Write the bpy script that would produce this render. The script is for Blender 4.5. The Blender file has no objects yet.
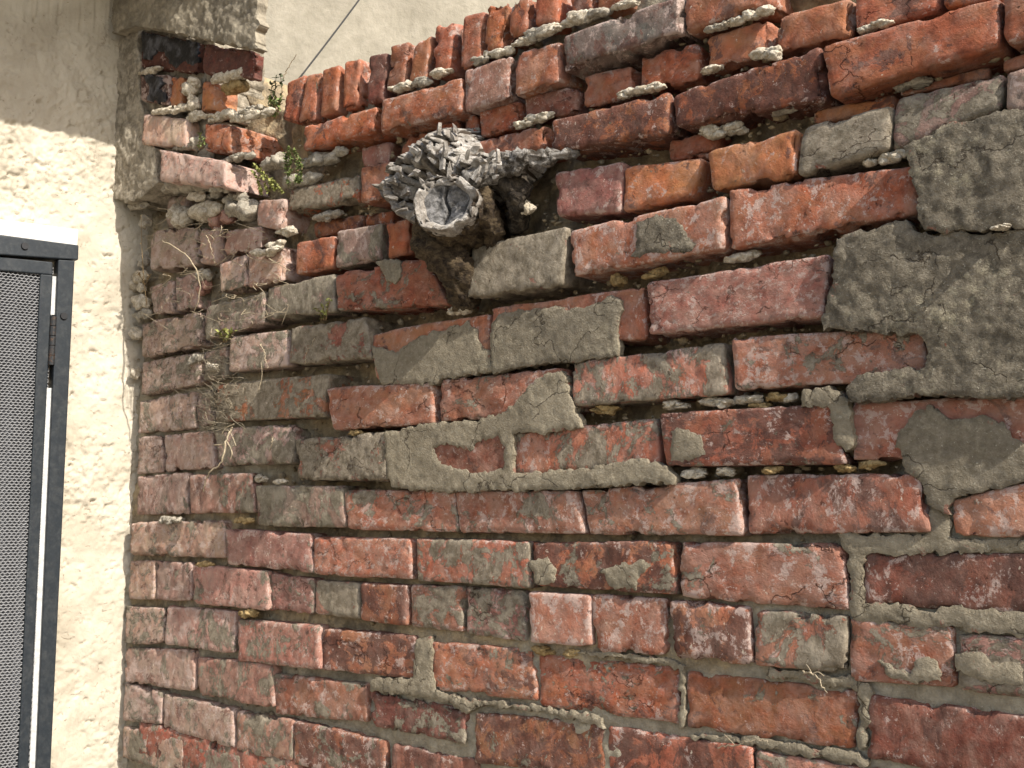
import bpy, bmesh, math, random
import numpy as np
from mathutils import Vector, Matrix
from mathutils.geometry import delaunay_2d_cdt

# ------------------------------------------------------------------ scene, camera, light
SC = bpy.context.scene
COL = SC.collection
F = 1150.0                        # focal length in pixels of a 1024 wide picture
PITCH = math.atan(131.0 / F)
YAW = math.radians(41.1)
CAM = np.array([1.827, -1.083, 1.5])

cd = bpy.data.cameras.new('camera')
cam = bpy.data.objects.new('camera', cd)
COL.objects.link(cam)
cd.sensor_width = 36.0
cd.lens = F / 1024.0 * 36.0
cd.clip_start = 0.02
cd.clip_end = 500.0
cam.location = CAM
cam.rotation_euler = (math.pi / 2 + PITCH, 0, YAW)
SC.camera = cam

SUN = Vector((0.765, -0.118, 0.62)).normalized()
w = bpy.data.worlds.new('World')
SC.world = w
w.use_nodes = True
wn = w.node_tree
wn.nodes.clear()
sky = wn.nodes.new('ShaderNodeTexSky')
sky.sky_type = 'NISHITA'
sky.sun_disc = False
sky.sun_elevation = math.asin(SUN.z)
sky.sun_rotation = math.atan2(SUN.x, SUN.y)
sky.dust_density = 2.0
bg = wn.nodes.new('ShaderNodeBackground')
bg.inputs['Strength'].default_value = 0.15
wo = wn.nodes.new('ShaderNodeOutputWorld')
wn.links.new(sky.outputs[0], bg.inputs[0])
wn.links.new(bg.outputs[0], wo.inputs[0])

sd = bpy.data.lights.new('sun', 'SUN')
sd.energy = 4.6
sd.angle = math.radians(0.5)
sd.color = (1.0, 0.95, 0.87)
sun = bpy.data.objects.new('sun', sd)
COL.objects.link(sun)
sun.rotation_euler = SUN.to_track_quat('Z', 'Y').to_euler()
sun.location = (3, -1, 5)

SC.view_settings.view_transform = 'Standard'
SC.view_settings.look = 'None'
SC.view_settings.exposure = 0.74
SC.view_settings.gamma = 1.0
SC.view_settings.use_curve_mapping = False

rng = random.Random(7)

# ------------------------------------------------------------------ places: a ray through a photo point meets a surface
R_ = np.array([math.cos(YAW), math.sin(YAW), 0.0])
FH = np.array([-math.sin(YAW), math.cos(YAW), 0.0])
FW = FH * math.cos(PITCH) + np.array([0, 0, math.sin(PITCH)])
UP = -FH * math.sin(PITCH) + np.array([0, 0, math.cos(PITCH)])


def ray(px, py):
    return FW + R_ * ((px - 512.0) / F) + UP * ((384.0 - py) / F)


def WP(px, py, d=0.0):            # on the brick wall's plane, d metres proud of it
    r = ray(px, py)
    t = (-d - CAM[1]) / r[1]
    return CAM + r * t


SA = math.radians(80.9)           # the stucco wall runs this way from the corner
SDIR = np.array([-math.cos(SA), -math.sin(SA), 0.0])      # towards the camera
SNRM = np.array([math.sin(SA), -math.cos(SA), 0.0])       # out of the stucco wall


def SPt(px, py, off=0.0):
    r = ray(px, py)
    t = (off - CAM.dot(SNRM)) / r.dot(SNRM)
    return CAM + r * t


def proj(P):
    q = P - CAM
    z = q @ FW
    return 512 + F * (q @ R_) / z, 384 - F * (q @ UP) / z


# ------------------------------------------------------------------ noise
def _hash(ix, iy, iz, seed):
    h = (ix.astype(np.uint32) * np.uint32(374761393) + iy.astype(np.uint32) * np.uint32(668265263)
         + iz.astype(np.uint32) * np.uint32(2147483647) + np.uint32((seed * 974711 + 12345) & 0xffffffff))
    h = (h ^ (h >> np.uint32(13))) * np.uint32(1274126177)
    h = (h ^ (h >> np.uint32(15))) * np.uint32(2246822519)
    h = h ^ (h >> np.uint32(16))
    return h.astype(np.float64) / 4294967295.0


def vnoise(P, seed=0):
    f = np.floor(P)
    t = P - f
    t = t * t * t * (t * (t * 6 - 15) + 10)
    i = f.astype(np.int64)
    out = 0
    for dx in (0, 1):
        wx = t[:, 0] if dx else 1 - t[:, 0]
        for dy in (0, 1):
            wy = t[:, 1] if dy else 1 - t[:, 1]
            for dz in (0, 1):
                wz = t[:, 2] if dz else 1 - t[:, 2]
                out = out + wx * wy * wz * _hash(i[:, 0] + dx, i[:, 1] + dy, i[:, 2] + dz, seed)
    return out * 2 - 1


def fbm(P, scale, oct=4, seed=0, gain=0.5):
    s, a, n = 0.0, 1.0, 0.0
    Q = P * scale
    for o in range(oct):
        s = s + a * vnoise(Q + 17.3 * o, seed + o)
        n += a
        a *= gain
        Q = Q * 2.03
    return s / n


# ------------------------------------------------------------------ objects
def tag(o, label=None, cat=None, group=None, kind=None):
    if label: o['label'] = label
    if cat: o['category'] = cat
    if group: o['group'] = group
    if kind: o['kind'] = kind
    return o


def empty(name, loc, label=None, cat=None, group=None, kind=None):
    o = bpy.data.objects.new(name, None)
    o.empty_display_size = 0.05
    o.location = loc
    COL.objects.link(o)
    return tag(o, label, cat, group, kind)


def mesh_obj(name, V, Fc, mat, parent=None, smooth=True, attrs=None, origin=None):
    V = np.asarray(V, dtype=np.float64)
    org = V.mean(axis=0) if origin is None else np.asarray(origin, dtype=np.float64)
    me = bpy.data.meshes.new(name)
    me.from_pydata((V - org).tolist(), [], [tuple(int(k) for k in f) for f in Fc])
    if smooth:
        me.polygons.foreach_set('use_smooth', [True] * len(me.polygons))
    for k, a in (attrs or {}).items():
        at = me.attributes.new(k, 'FLOAT', 'POINT')
        at.data.foreach_set('value', np.asarray(a, dtype=np.float32))
    me.update()
    me.materials.append(mat)
    o = bpy.data.objects.new(name, me)
    COL.objects.link(o)
    if parent is not None:
        o.parent = parent
        o.location = Vector(org) - parent.location
    else:
        o.location = org
    return o


def bm_obj(name, bm, mat, parent=None, smooth=False):
    bmesh.ops.recalc_face_normals(bm, faces=bm.faces)
    V = [tuple(v.co) for v in bm.verts]
    bm.verts.index_update()
    Fc = [[v.index for v in f.verts] for f in bm.faces]
    bm.free()
    return mesh_obj(name, V, Fc, mat, parent, smooth)


class MB:                          # collects pieces into one mesh
    def __init__(s): s.V, s.F, s.A = [], [], []

    def add(s, V, Fc, a=0.0):
        b = len(s.V)
        s.V += [tuple(v) for v in V]
        s.F += [tuple(int(k) + b for k in f) for f in Fc]
        s.A += [a] * len(V)

    def tube(s, pts, rad, n=6, a=0.0):
        pts = [np.asarray(p, float) for p in pts]
        if not hasattr(rad, '__len__'): rad = [rad] * len(pts)
        V, Fc = [], []
        for i, p in enumerate(pts):
            t = pts[min(i + 1, len(pts) - 1)] - pts[max(i - 1, 0)]
            t = t / (np.linalg.norm(t) + 1e-9)
            u = np.cross(t, [0.31, 0.62, 0.72]); u /= np.linalg.norm(u) + 1e-9
            v = np.cross(t, u)
            for k in range(n):
                q = 2 * math.pi * k / n
                V.append(p + rad[i] * (u * math.cos(q) + v * math.sin(q)))
        for i in range(len(pts) - 1):
            for k in range(n):
                k2 = (k + 1) % n
                Fc.append((i * n + k, i * n + k2, (i + 1) * n + k2, (i + 1) * n + k))
        Fc.append(tuple(range(n))[::-1])
        Fc.append(tuple((len(pts) - 1) * n + k for k in range(n)))
        s.add(V, Fc, a)

    def build(s, name, mat, parent=None, smooth=True, attr=None):
        return mesh_obj(name, s.V, s.F, mat, parent, smooth, {attr: s.A} if attr else None)


# ------------------------------------------------------------------ materials
class NT:
    def __init__(s, name):
        s.m = bpy.data.materials.new(name)
        s.m.use_nodes = True
        s.t = s.m.node_tree
        s.t.nodes.clear()
        s.out = s.n('OutputMaterial')
        s.b = s.n('BsdfPrincipled')
        s.l(s.b.outputs[0], s.out.inputs[0])
        s.b.inputs['Roughness'].default_value = 0.9
        s.b.inputs['Specular IOR Level'].default_value = 0.25
        s.pos = s.n('NewGeometry').outputs['Position']

    def n(s, k): return s.t.nodes.new('ShaderNode' + k)

    def l(s, a, b): s.t.links.new(a, b)

    def noise(s, scale, detail=6, rough=0.6, dist=0.0, off=None, stretch=None):
        v = s.pos
        if off is not None or stretch is not None:
            mp = s.n('Mapping')
            s.l(v, mp.inputs[0])
            if off: mp.inputs['Location'].default_value = off
            if stretch: mp.inputs['Scale'].default_value = stretch
            v = mp.outputs[0]
        x = s.n('TexNoise')
        s.l(v, x.inputs['Vector'])
        x.inputs['Scale'].default_value = scale
        x.inputs['Detail'].default_value = detail
        x.inputs['Roughness'].default_value = rough
        x.inputs['Distortion'].default_value = dist
        return x.outputs[0]

    def attr(s, name, kind='GEOMETRY'):
        a = s.n('Attribute')
        a.attribute_type = kind
        a.attribute_name = name
        return a.outputs['Fac']

    def math(s, op, a, b=None, c=None):
        x = s.n('Math')
        x.operation = op
        for i, v in enumerate((a, b, c)):
            if v is None: continue
            if isinstance(v, (int, float)): x.inputs[i].default_value = v
            else: s.l(v, x.inputs[i])
        return x.outputs[0]

    def ramp(s, v, lo, hi, a=0.0, b=1.0):
        x = s.n('MapRange')
        x.interpolation_type = 'SMOOTHSTEP'
        s.l(v, x.inputs[0])
        x.inputs[1].default_value = lo
        x.inputs[2].default_value = hi
        x.inputs[3].default_value = a
        x.inputs[4].default_value = b
        return x.outputs[0]

    def mix(s, f, a, b, mode='MIX'):
        x = s.n('MixRGB')
        x.blend_type = mode
        for i, v in enumerate((f, a, b)):
            if isinstance(v, (int, float)): x.inputs[i].default_value = v
            elif isinstance(v, tuple): x.inputs[i].default_value = (*v, 1.0)
            else: s.l(v, x.inputs[i])
        return x.outputs[0]

    def bump(s, h, strength=0.5, dist=0.003, prev=None):
        x = s.n('Bump')
        x.inputs['Strength'].default_value = strength
        x.inputs['Distance'].default_value = dist
        s.l(h, x.inputs['Height'])
        if prev is not None: s.l(prev, x.inputs['Normal'])
        return x.outputs[0]

    def done(s, colour=None, normal=None, rough=None):
        if colour is not None:
            if isinstance(colour, tuple): s.b.inputs['Base Color'].default_value = (*colour, 1)
            else: s.l(colour, s.b.inputs['Base Color'])
        if normal is not None: s.l(normal, s.b.inputs['Normal'])
        if rough is not None:
            if isinstance(rough, (int, float)): s.b.inputs['Roughness'].default_value = rough
            else: s.l(rough, s.b.inputs['Roughness'])
        return s.m


def brick_material():
    t = NT('fired_brick')
    oi = t.n('ObjectInfo')
    base = oi.outputs['Color']
    rnd = oi.outputs['Random']
    r2 = t.math('FRACT', t.math('MULTIPLY', rnd, 7.13))
    r3 = t.math('FRACT', t.math('MULTIPLY', rnd, 13.7))
    cx = t.n('CombineXYZ')
    f0 = t.math('MULTIPLY_ADD', rnd, 0.75, 0.62)
    t.l(f0, cx.inputs[0]); t.l(f0, cx.inputs[1])
    t.l(t.math('MULTIPLY', f0, t.math('MULTIPLY_ADD', r2, 0.55, 0.75)), cx.inputs[2])
    vm = t.n('VectorMath'); vm.operation = 'MULTIPLY'
    t.l(t.pos, vm.inputs[0]); t.l(cx.outputs[0], vm.inputs[1])
    va = t.n('VectorMath'); va.operation = 'ADD'
    t.l(vm.outputs[0], va.inputs[0]); t.l(t.math('MULTIPLY', r3, 40.0), va.inputs[1])
    t.pos = va.outputs[0]
    smear, white, dark = (t.attr(k, 'OBJECT') for k in ('smear', 'white', 'dark'))
    edge = t.attr('edge')
    n_big = t.noise(24, 8, 0.7, 0.3)
    n_mid = t.noise(75, 8, 0.72, 0.2, (3, 1, 2))
    n_fine = t.noise(320, 4, 0.75, 0, (5, 2, 9))
    c = t.mix(t.ramp(n_mid, 0.34, 0.66), t.mix(1.0, base, (0.60, 0.54, 0.52), 'MULTIPLY'),
              t.mix(1.0, base, (1.25, 1.15, 1.08), 'MULTIPLY'))
    c = t.mix(t.ramp(n_big, 0.42, 0.6, 0.0, 0.55), c, t.mix(1.0, base, (1.0, 1.38, 1.32), 'MULTIPLY'))
    # burnt dark skin, worn away in ragged islands
    dk = t.math('ADD', t.noise(30, 12, 0.74, 0.5, (9, 4, 1)), t.math('MULTIPLY', dark, 0.30))
    c = t.mix(t.ramp(dk, 0.60, 0.635, 0, 0.88), c, t.mix(t.ramp(n_mid, .35, .65), (0.060, 0.026, 0.020), (0.115, 0.044, 0.030)))
    # thin lime film, thicker to the worn edges, with crisp ragged islands
    wn_ = t.noise(38, 12, 0.76, 0.4, (2, 8, 3))
    wh = t.math('ADD', wn_, t.math('ADD', t.math('MULTIPLY', white, 0.20), t.math('MULTIPLY', edge, 0.07)))
    c = t.mix(t.math('MULTIPLY', t.ramp(wh, 0.47, 0.76, 0.04, 0.52), t.math('MULTIPLY_ADD', dark, -1.2, 1.0)), c, (0.42, 0.28, 0.22))
    wi = t.math('ADD', t.noise(64, 12, 0.78, 0.3, (6, 3, 3)), t.math('ADD', t.math('MULTIPLY', white, 0.14), t.math('MULTIPLY', edge, 0.06)))
    c = t.mix(t.ramp(wi, 0.62, 0.665, 0, 0.72), c, (0.45, 0.345, 0.295))
    # cement smear in ragged islands
    sm = t.math('ADD', t.noise(26, 13, 0.75, 0.5, (7, 7, 1)), t.math('MULTIPLY', smear, 0.30))
    grey = t.mix(t.ramp(n_mid, 0.36, 0.64), (0.13, 0.110, 0.075), (0.275, 0.240, 0.178))
    grey = t.mix(t.ramp(n_fine, 0.60, 0.68, 0, 0.7), grey, (0.36, 0.33, 0.25))
    smf = t.ramp(sm, 0.632, 0.655, 0, 0.93)
    c = t.mix(smf, c, grey)
    # lime specks
    sp = t.math('ADD', t.noise(150, 5, 0.7, 0, (1, 5, 5)), t.math('MULTIPLY', white, 0.06))
    c = t.mix(t.ramp(sp, 0.68, 0.71, 0, 0.85), c, (0.50, 0.42, 0.33))
    pit = t.ramp(t.noise(120, 6, 0.7, 0, (4, 4, 4)), 0.30, 0.37, 0.0, 1.0)
    c = t.mix(pit, t.mix(1.0, c, (0.42, 0.36, 0.34), 'MULTIPLY'), c)
    vo = t.n('TexVoronoi')
    vo.feature = 'DISTANCE_TO_EDGE'
    vo.inputs['Scale'].default_value = 16
    wv = t.n('VectorMath'); wv.operation = 'MULTIPLY_ADD'
    nw = t.n('TexNoise'); nw.inputs['Scale'].default_value = 45; nw.inputs['Detail'].default_value = 6
    t.l(t.pos, nw.inputs['Vector'])
    t.l(nw.outputs['Color'], wv.inputs[0]); wv.inputs[1].default_value = (.05, .05, .05); t.l(t.pos, wv.inputs[2])
    t.l(wv.outputs[0], vo.inputs['Vector'])
    crk = t.ramp(t.math('ADD', vo.outputs['Distance'], t.ramp(r2, 0.70, 0.76, 1.0, 0.0)), 0.0, 0.020)
    crk = t.math('MAXIMUM', crk, t.ramp(t.noise(20, 4, 0.6, 0, (8, 8, 8)), 0.46, 0.50))
    c = t.mix(crk, t.mix(1.0, c, (0.45, 0.38, 0.35), 'MULTIPLY'), c)
    h = t.math('ADD', t.math('MULTIPLY', n_mid, 1.0), t.math('MULTIPLY', n_fine, 0.45))
    h = t.math('ADD', h, t.math('MULTIPLY', pit, 0.3))
    h = t.math('ADD', h, t.math('MULTIPLY', n_big, 0.6))
    h = t.math('ADD', h, t.math('MULTIPLY', smf, 0.3))
    h = t.math('ADD', h, t.math('MULTIPLY', crk, 0.7))
    nrm = t.bump(h, 0.85, 0.0045)
    return t.done(c, nrm, 0.92)


def mortar_material():
    t = NT('joint_mortar')
    er = t.attr('eroded')
    n1 = t.noise(22, 7, 0.65, 0.5)
    n2 = t.noise(110, 6, 0.7)
    n3 = t.noise(300, 3, 0.7)
    g = t.mix(t.ramp(n1, 0.3, 0.7), (0.27, 0.232, 0.165), (0.43, 0.38, 0.285))
    o = t.mix(t.ramp(t.noise(30, 6, 0.6, 0.4, (3, 3, 8)), 0.4, 0.62), (0.23, 0.185, 0.125), (0.47, 0.365, 0.22))
    f = t.ramp(t.math('ADD', t.math('MULTIPLY', er, 0.6), t.noise(16, 5, 0.6, 0.3, (1, 8, 2))), 0.72, 0.95)
    c = t.mix(f, g, o)
    moss = t.ramp(t.math('ADD', t.math('MULTIPLY', er, 0.12), t.noise(38, 6, 0.6, 0, (6, 1, 2))), 0.68, 0.78, 0, 0.3)
    c = t.mix(moss, c, (0.11, 0.09, 0.04))
    c = t.mix(t.ramp(n2, 0.3, 0.7), t.mix(1.0, c, (0.7, 0.68, 0.66), 'MULTIPLY'), c)
    c = t.mix(t.ramp(n3, 0.66, 0.72, 0, 0.6), c, (0.5, 0.45, 0.36))
    nrm = t.bump(t.math('ADD', n2, t.math('MULTIPLY', n3, 0.6)), 0.9, 0.005)
    return t.done(c, nrm, 0.95)


def patch_material():
    t = NT('cement_patch')
    lich = t.attr('lichen', 'OBJECT')
    n1 = t.noise(20, 12, 0.72, 0.5)
    n2 = t.noise(110, 8, 0.8, 0.2, (2, 2, 7))
    n3 = t.noise(330, 3, 0.7)
    g = t.mix(t.ramp(n1, 0.32, 0.68), (0.25, 0.212, 0.15), (0.40, 0.345, 0.25))
    k = t.mix(t.ramp(t.noise(60, 12, 0.80, 0.3, (5, 1, 1)), 0.38, 0.62), (0.125, 0.106, 0.078), (0.285, 0.245, 0.182))
    f = t.ramp(t.math('ADD', t.math('MULTIPLY', lich, 0.75), t.math('MULTIPLY', n1, 0.4)), 0.35, 0.7)
    c = t.mix(f, g, k)
    c = t.mix(t.ramp(n2, 0.28, 0.72), t.mix(1.0, c, (0.62, 0.6, 0.56), 'MULTIPLY'), c)
    yl = t.math('MULTIPLY', t.ramp(t.math('ADD', n2, t.math('MULTIPLY', t.noise(9, 4, 0.5, 0, (2, 9, 2)), 0.6)), 0.84, 0.98), t.math('MULTIPLY', lich, 0.7))
    c = t.mix(yl, c, (0.34, 0.30, 0.20))
    c = t.mix(t.ramp(n3, 0.62, 0.70, 0, 0.65), c, (0.48, 0.44, 0.34))
    rb = t.math('ADD', t.noise(48, 12, 0.75, 0.4, (9, 1, 4)), t.math('MULTIPLY', t.attr('rim'), 0.07))
    c = t.mix(t.ramp(rb, 0.655, 0.68, 0, 0.8), c, t.mix(t.ramp(n2, .35, .65), (0.19, 0.075, 0.05), (0.33, 0.16, 0.115)))
    vo = t.n('TexVoronoi')
    vo.feature = 'DISTANCE_TO_EDGE'
    vo.inputs['Scale'].default_value = 9
    wv = t.n('VectorMath'); wv.operation = 'MULTIPLY_ADD'
    nw = t.n('TexNoise'); nw.inputs['Scale'].default_value = 30; nw.inputs['Detail'].default_value = 7
    t.l(t.pos, nw.inputs['Vector'])
    t.l(nw.outputs['Color'], wv.inputs[0]); wv.inputs[1].default_value = (.07, .07, .07); t.l(t.pos, wv.inputs[2])
    t.l(wv.outputs[0], vo.inputs['Vector'])
    crk = t.math('MAXIMUM', t.ramp(vo.outputs['Distance'], 0.0, 0.012), t.ramp(t.noise(14, 4, 0.6, 0, (3, 8, 1)), 0.50, 0.54))
    c = t.mix(crk, t.mix(1.0, c, (0.35, 0.32, 0.3), 'MULTIPLY'), c)
    h = t.math('ADD', t.math('MULTIPLY', n2, 1.3), t.math('MULTIPLY', n3, 1.1))
    h = t.math('ADD', h, t.math('MULTIPLY', crk, 0.5))
    nrm = t.bump(h, 0.85, 0.0045)
    return t.done(c, nrm, 0.96)


def stucco_material():
    t = NT('pale_stucco')
    n1 = t.noise(9, 6, 0.6, 0.6)
    n2 = t.noise(60, 8, 0.7, 0.3)
    n3 = t.noise(190, 4, 0.7)
    c = t.mix(t.ramp(n1, 0.3, 0.7), (0.37, 0.325, 0.25), (0.50, 0.45, 0.36))
    st = t.ramp(t.math('ADD', t.noise(17, 9, 0.75, 0.3, (3, 1, 6)), t.math('MULTIPLY', n3, 0.25)), 0.72, 0.80, 0, 0.6)
    c = t.mix(st, c, (0.20, 0.165, 0.12))
    dr = t.ramp(t.noise(26, 7, 0.7, 0.4, (1, 5, 2), (1, 1, 0.16)), 0.55, 0.72, 0, 0.35)
    c = t.mix(dr, c, (0.25, 0.215, 0.16))
    pit = t.ramp(t.noise(75, 5, 0.65, 1.2, (1, 1, 3), (1, 1, 1.7)), 0.30, 0.38)
    c = t.mix(pit, (0.27, 0.225, 0.16), c)
    h = t.math('ADD', t.math('MULTIPLY', n2, 0.8), t.math('MULTIPLY', pit, 0.4))
    h = t.math('ADD', h, t.math('MULTIPLY', n3, 0.3))
    return t.done(c, t.bump(h, 0.6, 0.004), 0.92)


def plain(name, col, rough=0.8, var=0.25, scale=60, bump=0.3, metal=0.0, dist=0.002, spec=0.3, stretch=None):
    t = NT(name)
    n = t.noise(scale, 6, 0.65, 0.3, None, stretch)
    lo = tuple(c * (1 - var) for c in col)
    hi = tuple(min(1, c * (1 + var)) for c in col)
    c = t.mix(t.ramp(n, 0.3, 0.7), lo, hi)
    t.b.inputs['Metallic'].default_value = metal
    t.b.inputs['Specular IOR Level'].default_value = spec
    return t.done(c, t.bump(n, bump, dist), rough)


def two_tone(name, a, b, lo=0.42, hi=0.58, scale=60, rough=0.9, bump=0.7, dist=0.004, stretch=None):
    t = NT(name)
    n = t.noise(scale, 7, 0.7, 0.5, None, stretch)
    n3 = t.noise(scale * 4, 4, 0.7, 0, None, stretch)
    c = t.mix(t.ramp(n, lo, hi), a, b)
    c = t.mix(t.ramp(n3, 0.3, 0.7), t.mix(1.0, c, (0.7, 0.7, 0.7), 'MULTIPLY'), c)
    return t.done(c, t.bump(t.math('ADD', n, t.math('MULTIPLY', n3, 0.6)), bump, dist), rough)


M_BRICK = brick_material()
M_MORTAR = mortar_material()
M_PATCH = patch_material()
M_STUCCO = stucco_material()
M_CREAM = two_tone('cream_lime_lump', (0.40, 0.335, 0.24), (0.66, 0.585, 0.46), 0.38, 0.6, 120)
M_GREYLUMP = two_tone('grey_lime_lump', (0.25, 0.215, 0.165), (0.45, 0.40, 0.315), 0.35, 0.6, 120)
M_OCHRE = two_tone('ochre_stone', (0.20, 0.13, 0.05), (0.42, 0.30, 0.14), 0.35, 0.6, 80)
M_PAINT = two_tone('flaking_black_paint', (0.012, 0.012, 0.014), (0.10, 0.10, 0.11), 0.45, 0.62, 26, 0.35, 0.3)
M_REMNANT = two_tone('stained_render', (0.21, 0.178, 0.13), (0.43, 0.375, 0.29), 0.36, 0.62, 45, 0.95, 0.9, 0.005)
M_CAP = two_tone('shade_dark_render', (0.19, 0.163, 0.12), (0.33, 0.285, 0.21), 0.36, 0.64, 24, 0.95, 0.7, 0.006)  # cap render, its base colour darkened to stand for shade
M_FRAME = two_tone('slate_grey_paint', (0.017, 0.022, 0.027), (0.040, 0.044, 0.046), 0.40, 0.75, 60, 0.45, 0.12, 0.001)
M_HINGE = two_tone('rust_stained_hinge', (0.022, 0.024, 0.026), (0.085, 0.048, 0.028), 0.45, 0.7, 90, 0.6, 0.3, 0.001)
M_TRIM = plain('white_trim_paint', (0.78, 0.76, 0.72), 0.45, 0.06, 60, 0.1)
M_ALU = plain('grey_seal_strip', (0.42, 0.42, 0.41), 0.45, 0.2, 120, 0.1)
M_MESHM = plain('grey_mesh_paint', (0.20, 0.20, 0.20), 0.5, 0.2, 200, 0.1)
M_BLACK = plain('black_fastener', (0.012, 0.012, 0.013), 0.5, 0.2, 80, 0.1)
M_INSIDE = plain('dark_door_panel', (0.05, 0.052, 0.058), 0.7, 0.3, 12, 0.1)
M_FAR = None
M_BARK = two_tone('brown_fibrous_bark', (0.035, 0.023, 0.014), (0.16, 0.115, 0.065), 0.36, 0.66, 70, 0.95, 1.0, 0.008, (1, 1, 1.9))
def ash_material():
    t = NT('bleached_bark')
    n = t.noise(85, 9, 0.74, 0.4)
    n3 = t.noise(300, 4, 0.7)
    c = t.mix(t.ramp(n, 0.36, 0.64), (0.20, 0.18, 0.155), (0.50, 0.465, 0.415))
    c = t.mix(t.ramp(t.noise(32, 6, 0.65, 0.3, (4, 2, 2)), 0.44, 0.60, 0, .6), c, (0.16, 0.13, 0.098))
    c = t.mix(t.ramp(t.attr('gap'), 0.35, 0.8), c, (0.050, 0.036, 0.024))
    return t.done(c, t.bump(t.math('ADD', n, t.math('MULTIPLY', n3, 0.6)), 1.0, 0.004), 0.95)


M_ASH = ash_material()
M_CRUST = two_tone('grey_brown_crust', (0.07, 0.057, 0.043), (0.36, 0.33, 0.29), 0.42, 0.6, 80, 0.95, 1.0, 0.006)
M_CUT = two_tone('grey_end_grain', (0.045, 0.042, 0.038), (0.22, 0.21, 0.20), 0.34, 0.66, 95, 0.9, 0.6, 0.003)
M_ROOTB = two_tone('dark_root', (0.028, 0.021, 0.015), (0.15, 0.12, 0.085), 0.4, 0.7, 90, 0.95, 1.0, 0.006)
M_LEAF = plain('fresh_green_leaf', (0.12, 0.15, 0.045), 0.7, 0.55, 150, 0.2)
M_LEAFD = plain('dark_green_leaf', (0.045, 0.055, 0.022), 0.7, 0.35, 150, 0.2)
M_LEAFY = plain('yellow_green_leaf', (0.19, 0.195, 0.055), 0.7, 0.5, 150, 0.2)
M_STRAW = plain('dry_straw', (0.32, 0.26, 0.175), 0.8, 0.35, 200, 0.2)
M_DRYROOT = plain('grey_dry_root', (0.24, 0.20, 0.14), 0.9, 0.3, 200, 0.2)
M_TWIG = plain('dry_brown_twig', (0.20, 0.14, 0.07), 0.85, 0.3, 200, 0.2)
M_CABLE = plain('dark_cable_sheath', (0.03, 0.028, 0.025), 0.6, 0.15, 80, 0.1)
M_GROUND = two_tone('dusty_ground', (0.20, 0.18, 0.15), (0.30, 0.27, 0.22), 0.35, 0.65, 6, 0.95, 0.5, 0.01)


def far_material():
    t = NT('far_render')
    n = t.noise(3.5, 7, 0.65, 0.4)
    n2 = t.noise(26, 6, 0.7)
    c = t.mix(t.ramp(n, 0.3, 0.7), (0.25, 0.222, 0.17), (0.33, 0.295, 0.23))
    c = t.mix(t.ramp(n2, 0.3, 0.7), t.mix(1.0, c, (0.84, 0.84, 0.82), 'MULTIPLY'), c)
    dr = t.ramp(t.noise(7, 8, 0.72, 0.4, (1, 5, 2), (1, 1, 0.12)), 0.5, 0.7, 0, 0.35)
    c = t.mix(dr, c, (0.17, 0.15, 0.115))
    st = t.ramp(t.noise(14, 9, 0.75, 0.3, (4, 4, 1)), 0.60, 0.72, 0, 0.35)
    c = t.mix(st, c, (0.42, 0.38, 0.30))
    return t.done(c, t.bump(n2, 0.5, 0.012), 0.95)


M_FAR = far_material()

BASE = {'R': (0.275, 0.090, 0.048), 'O': (0.30, 0.090, 0.043), 'P': (0.27, 0.105, 0.078), 'D': (0.150, 0.048, 0.032),
        'G': (0.22, 0.080, 0.052), 'B': (0.105, 0.085, 0.082), 'W': (0.47, 0.31, 0.25), 'M': (0.24, 0.145, 0.12), 'Y': (0.37, 0.135, 0.052)}


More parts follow.
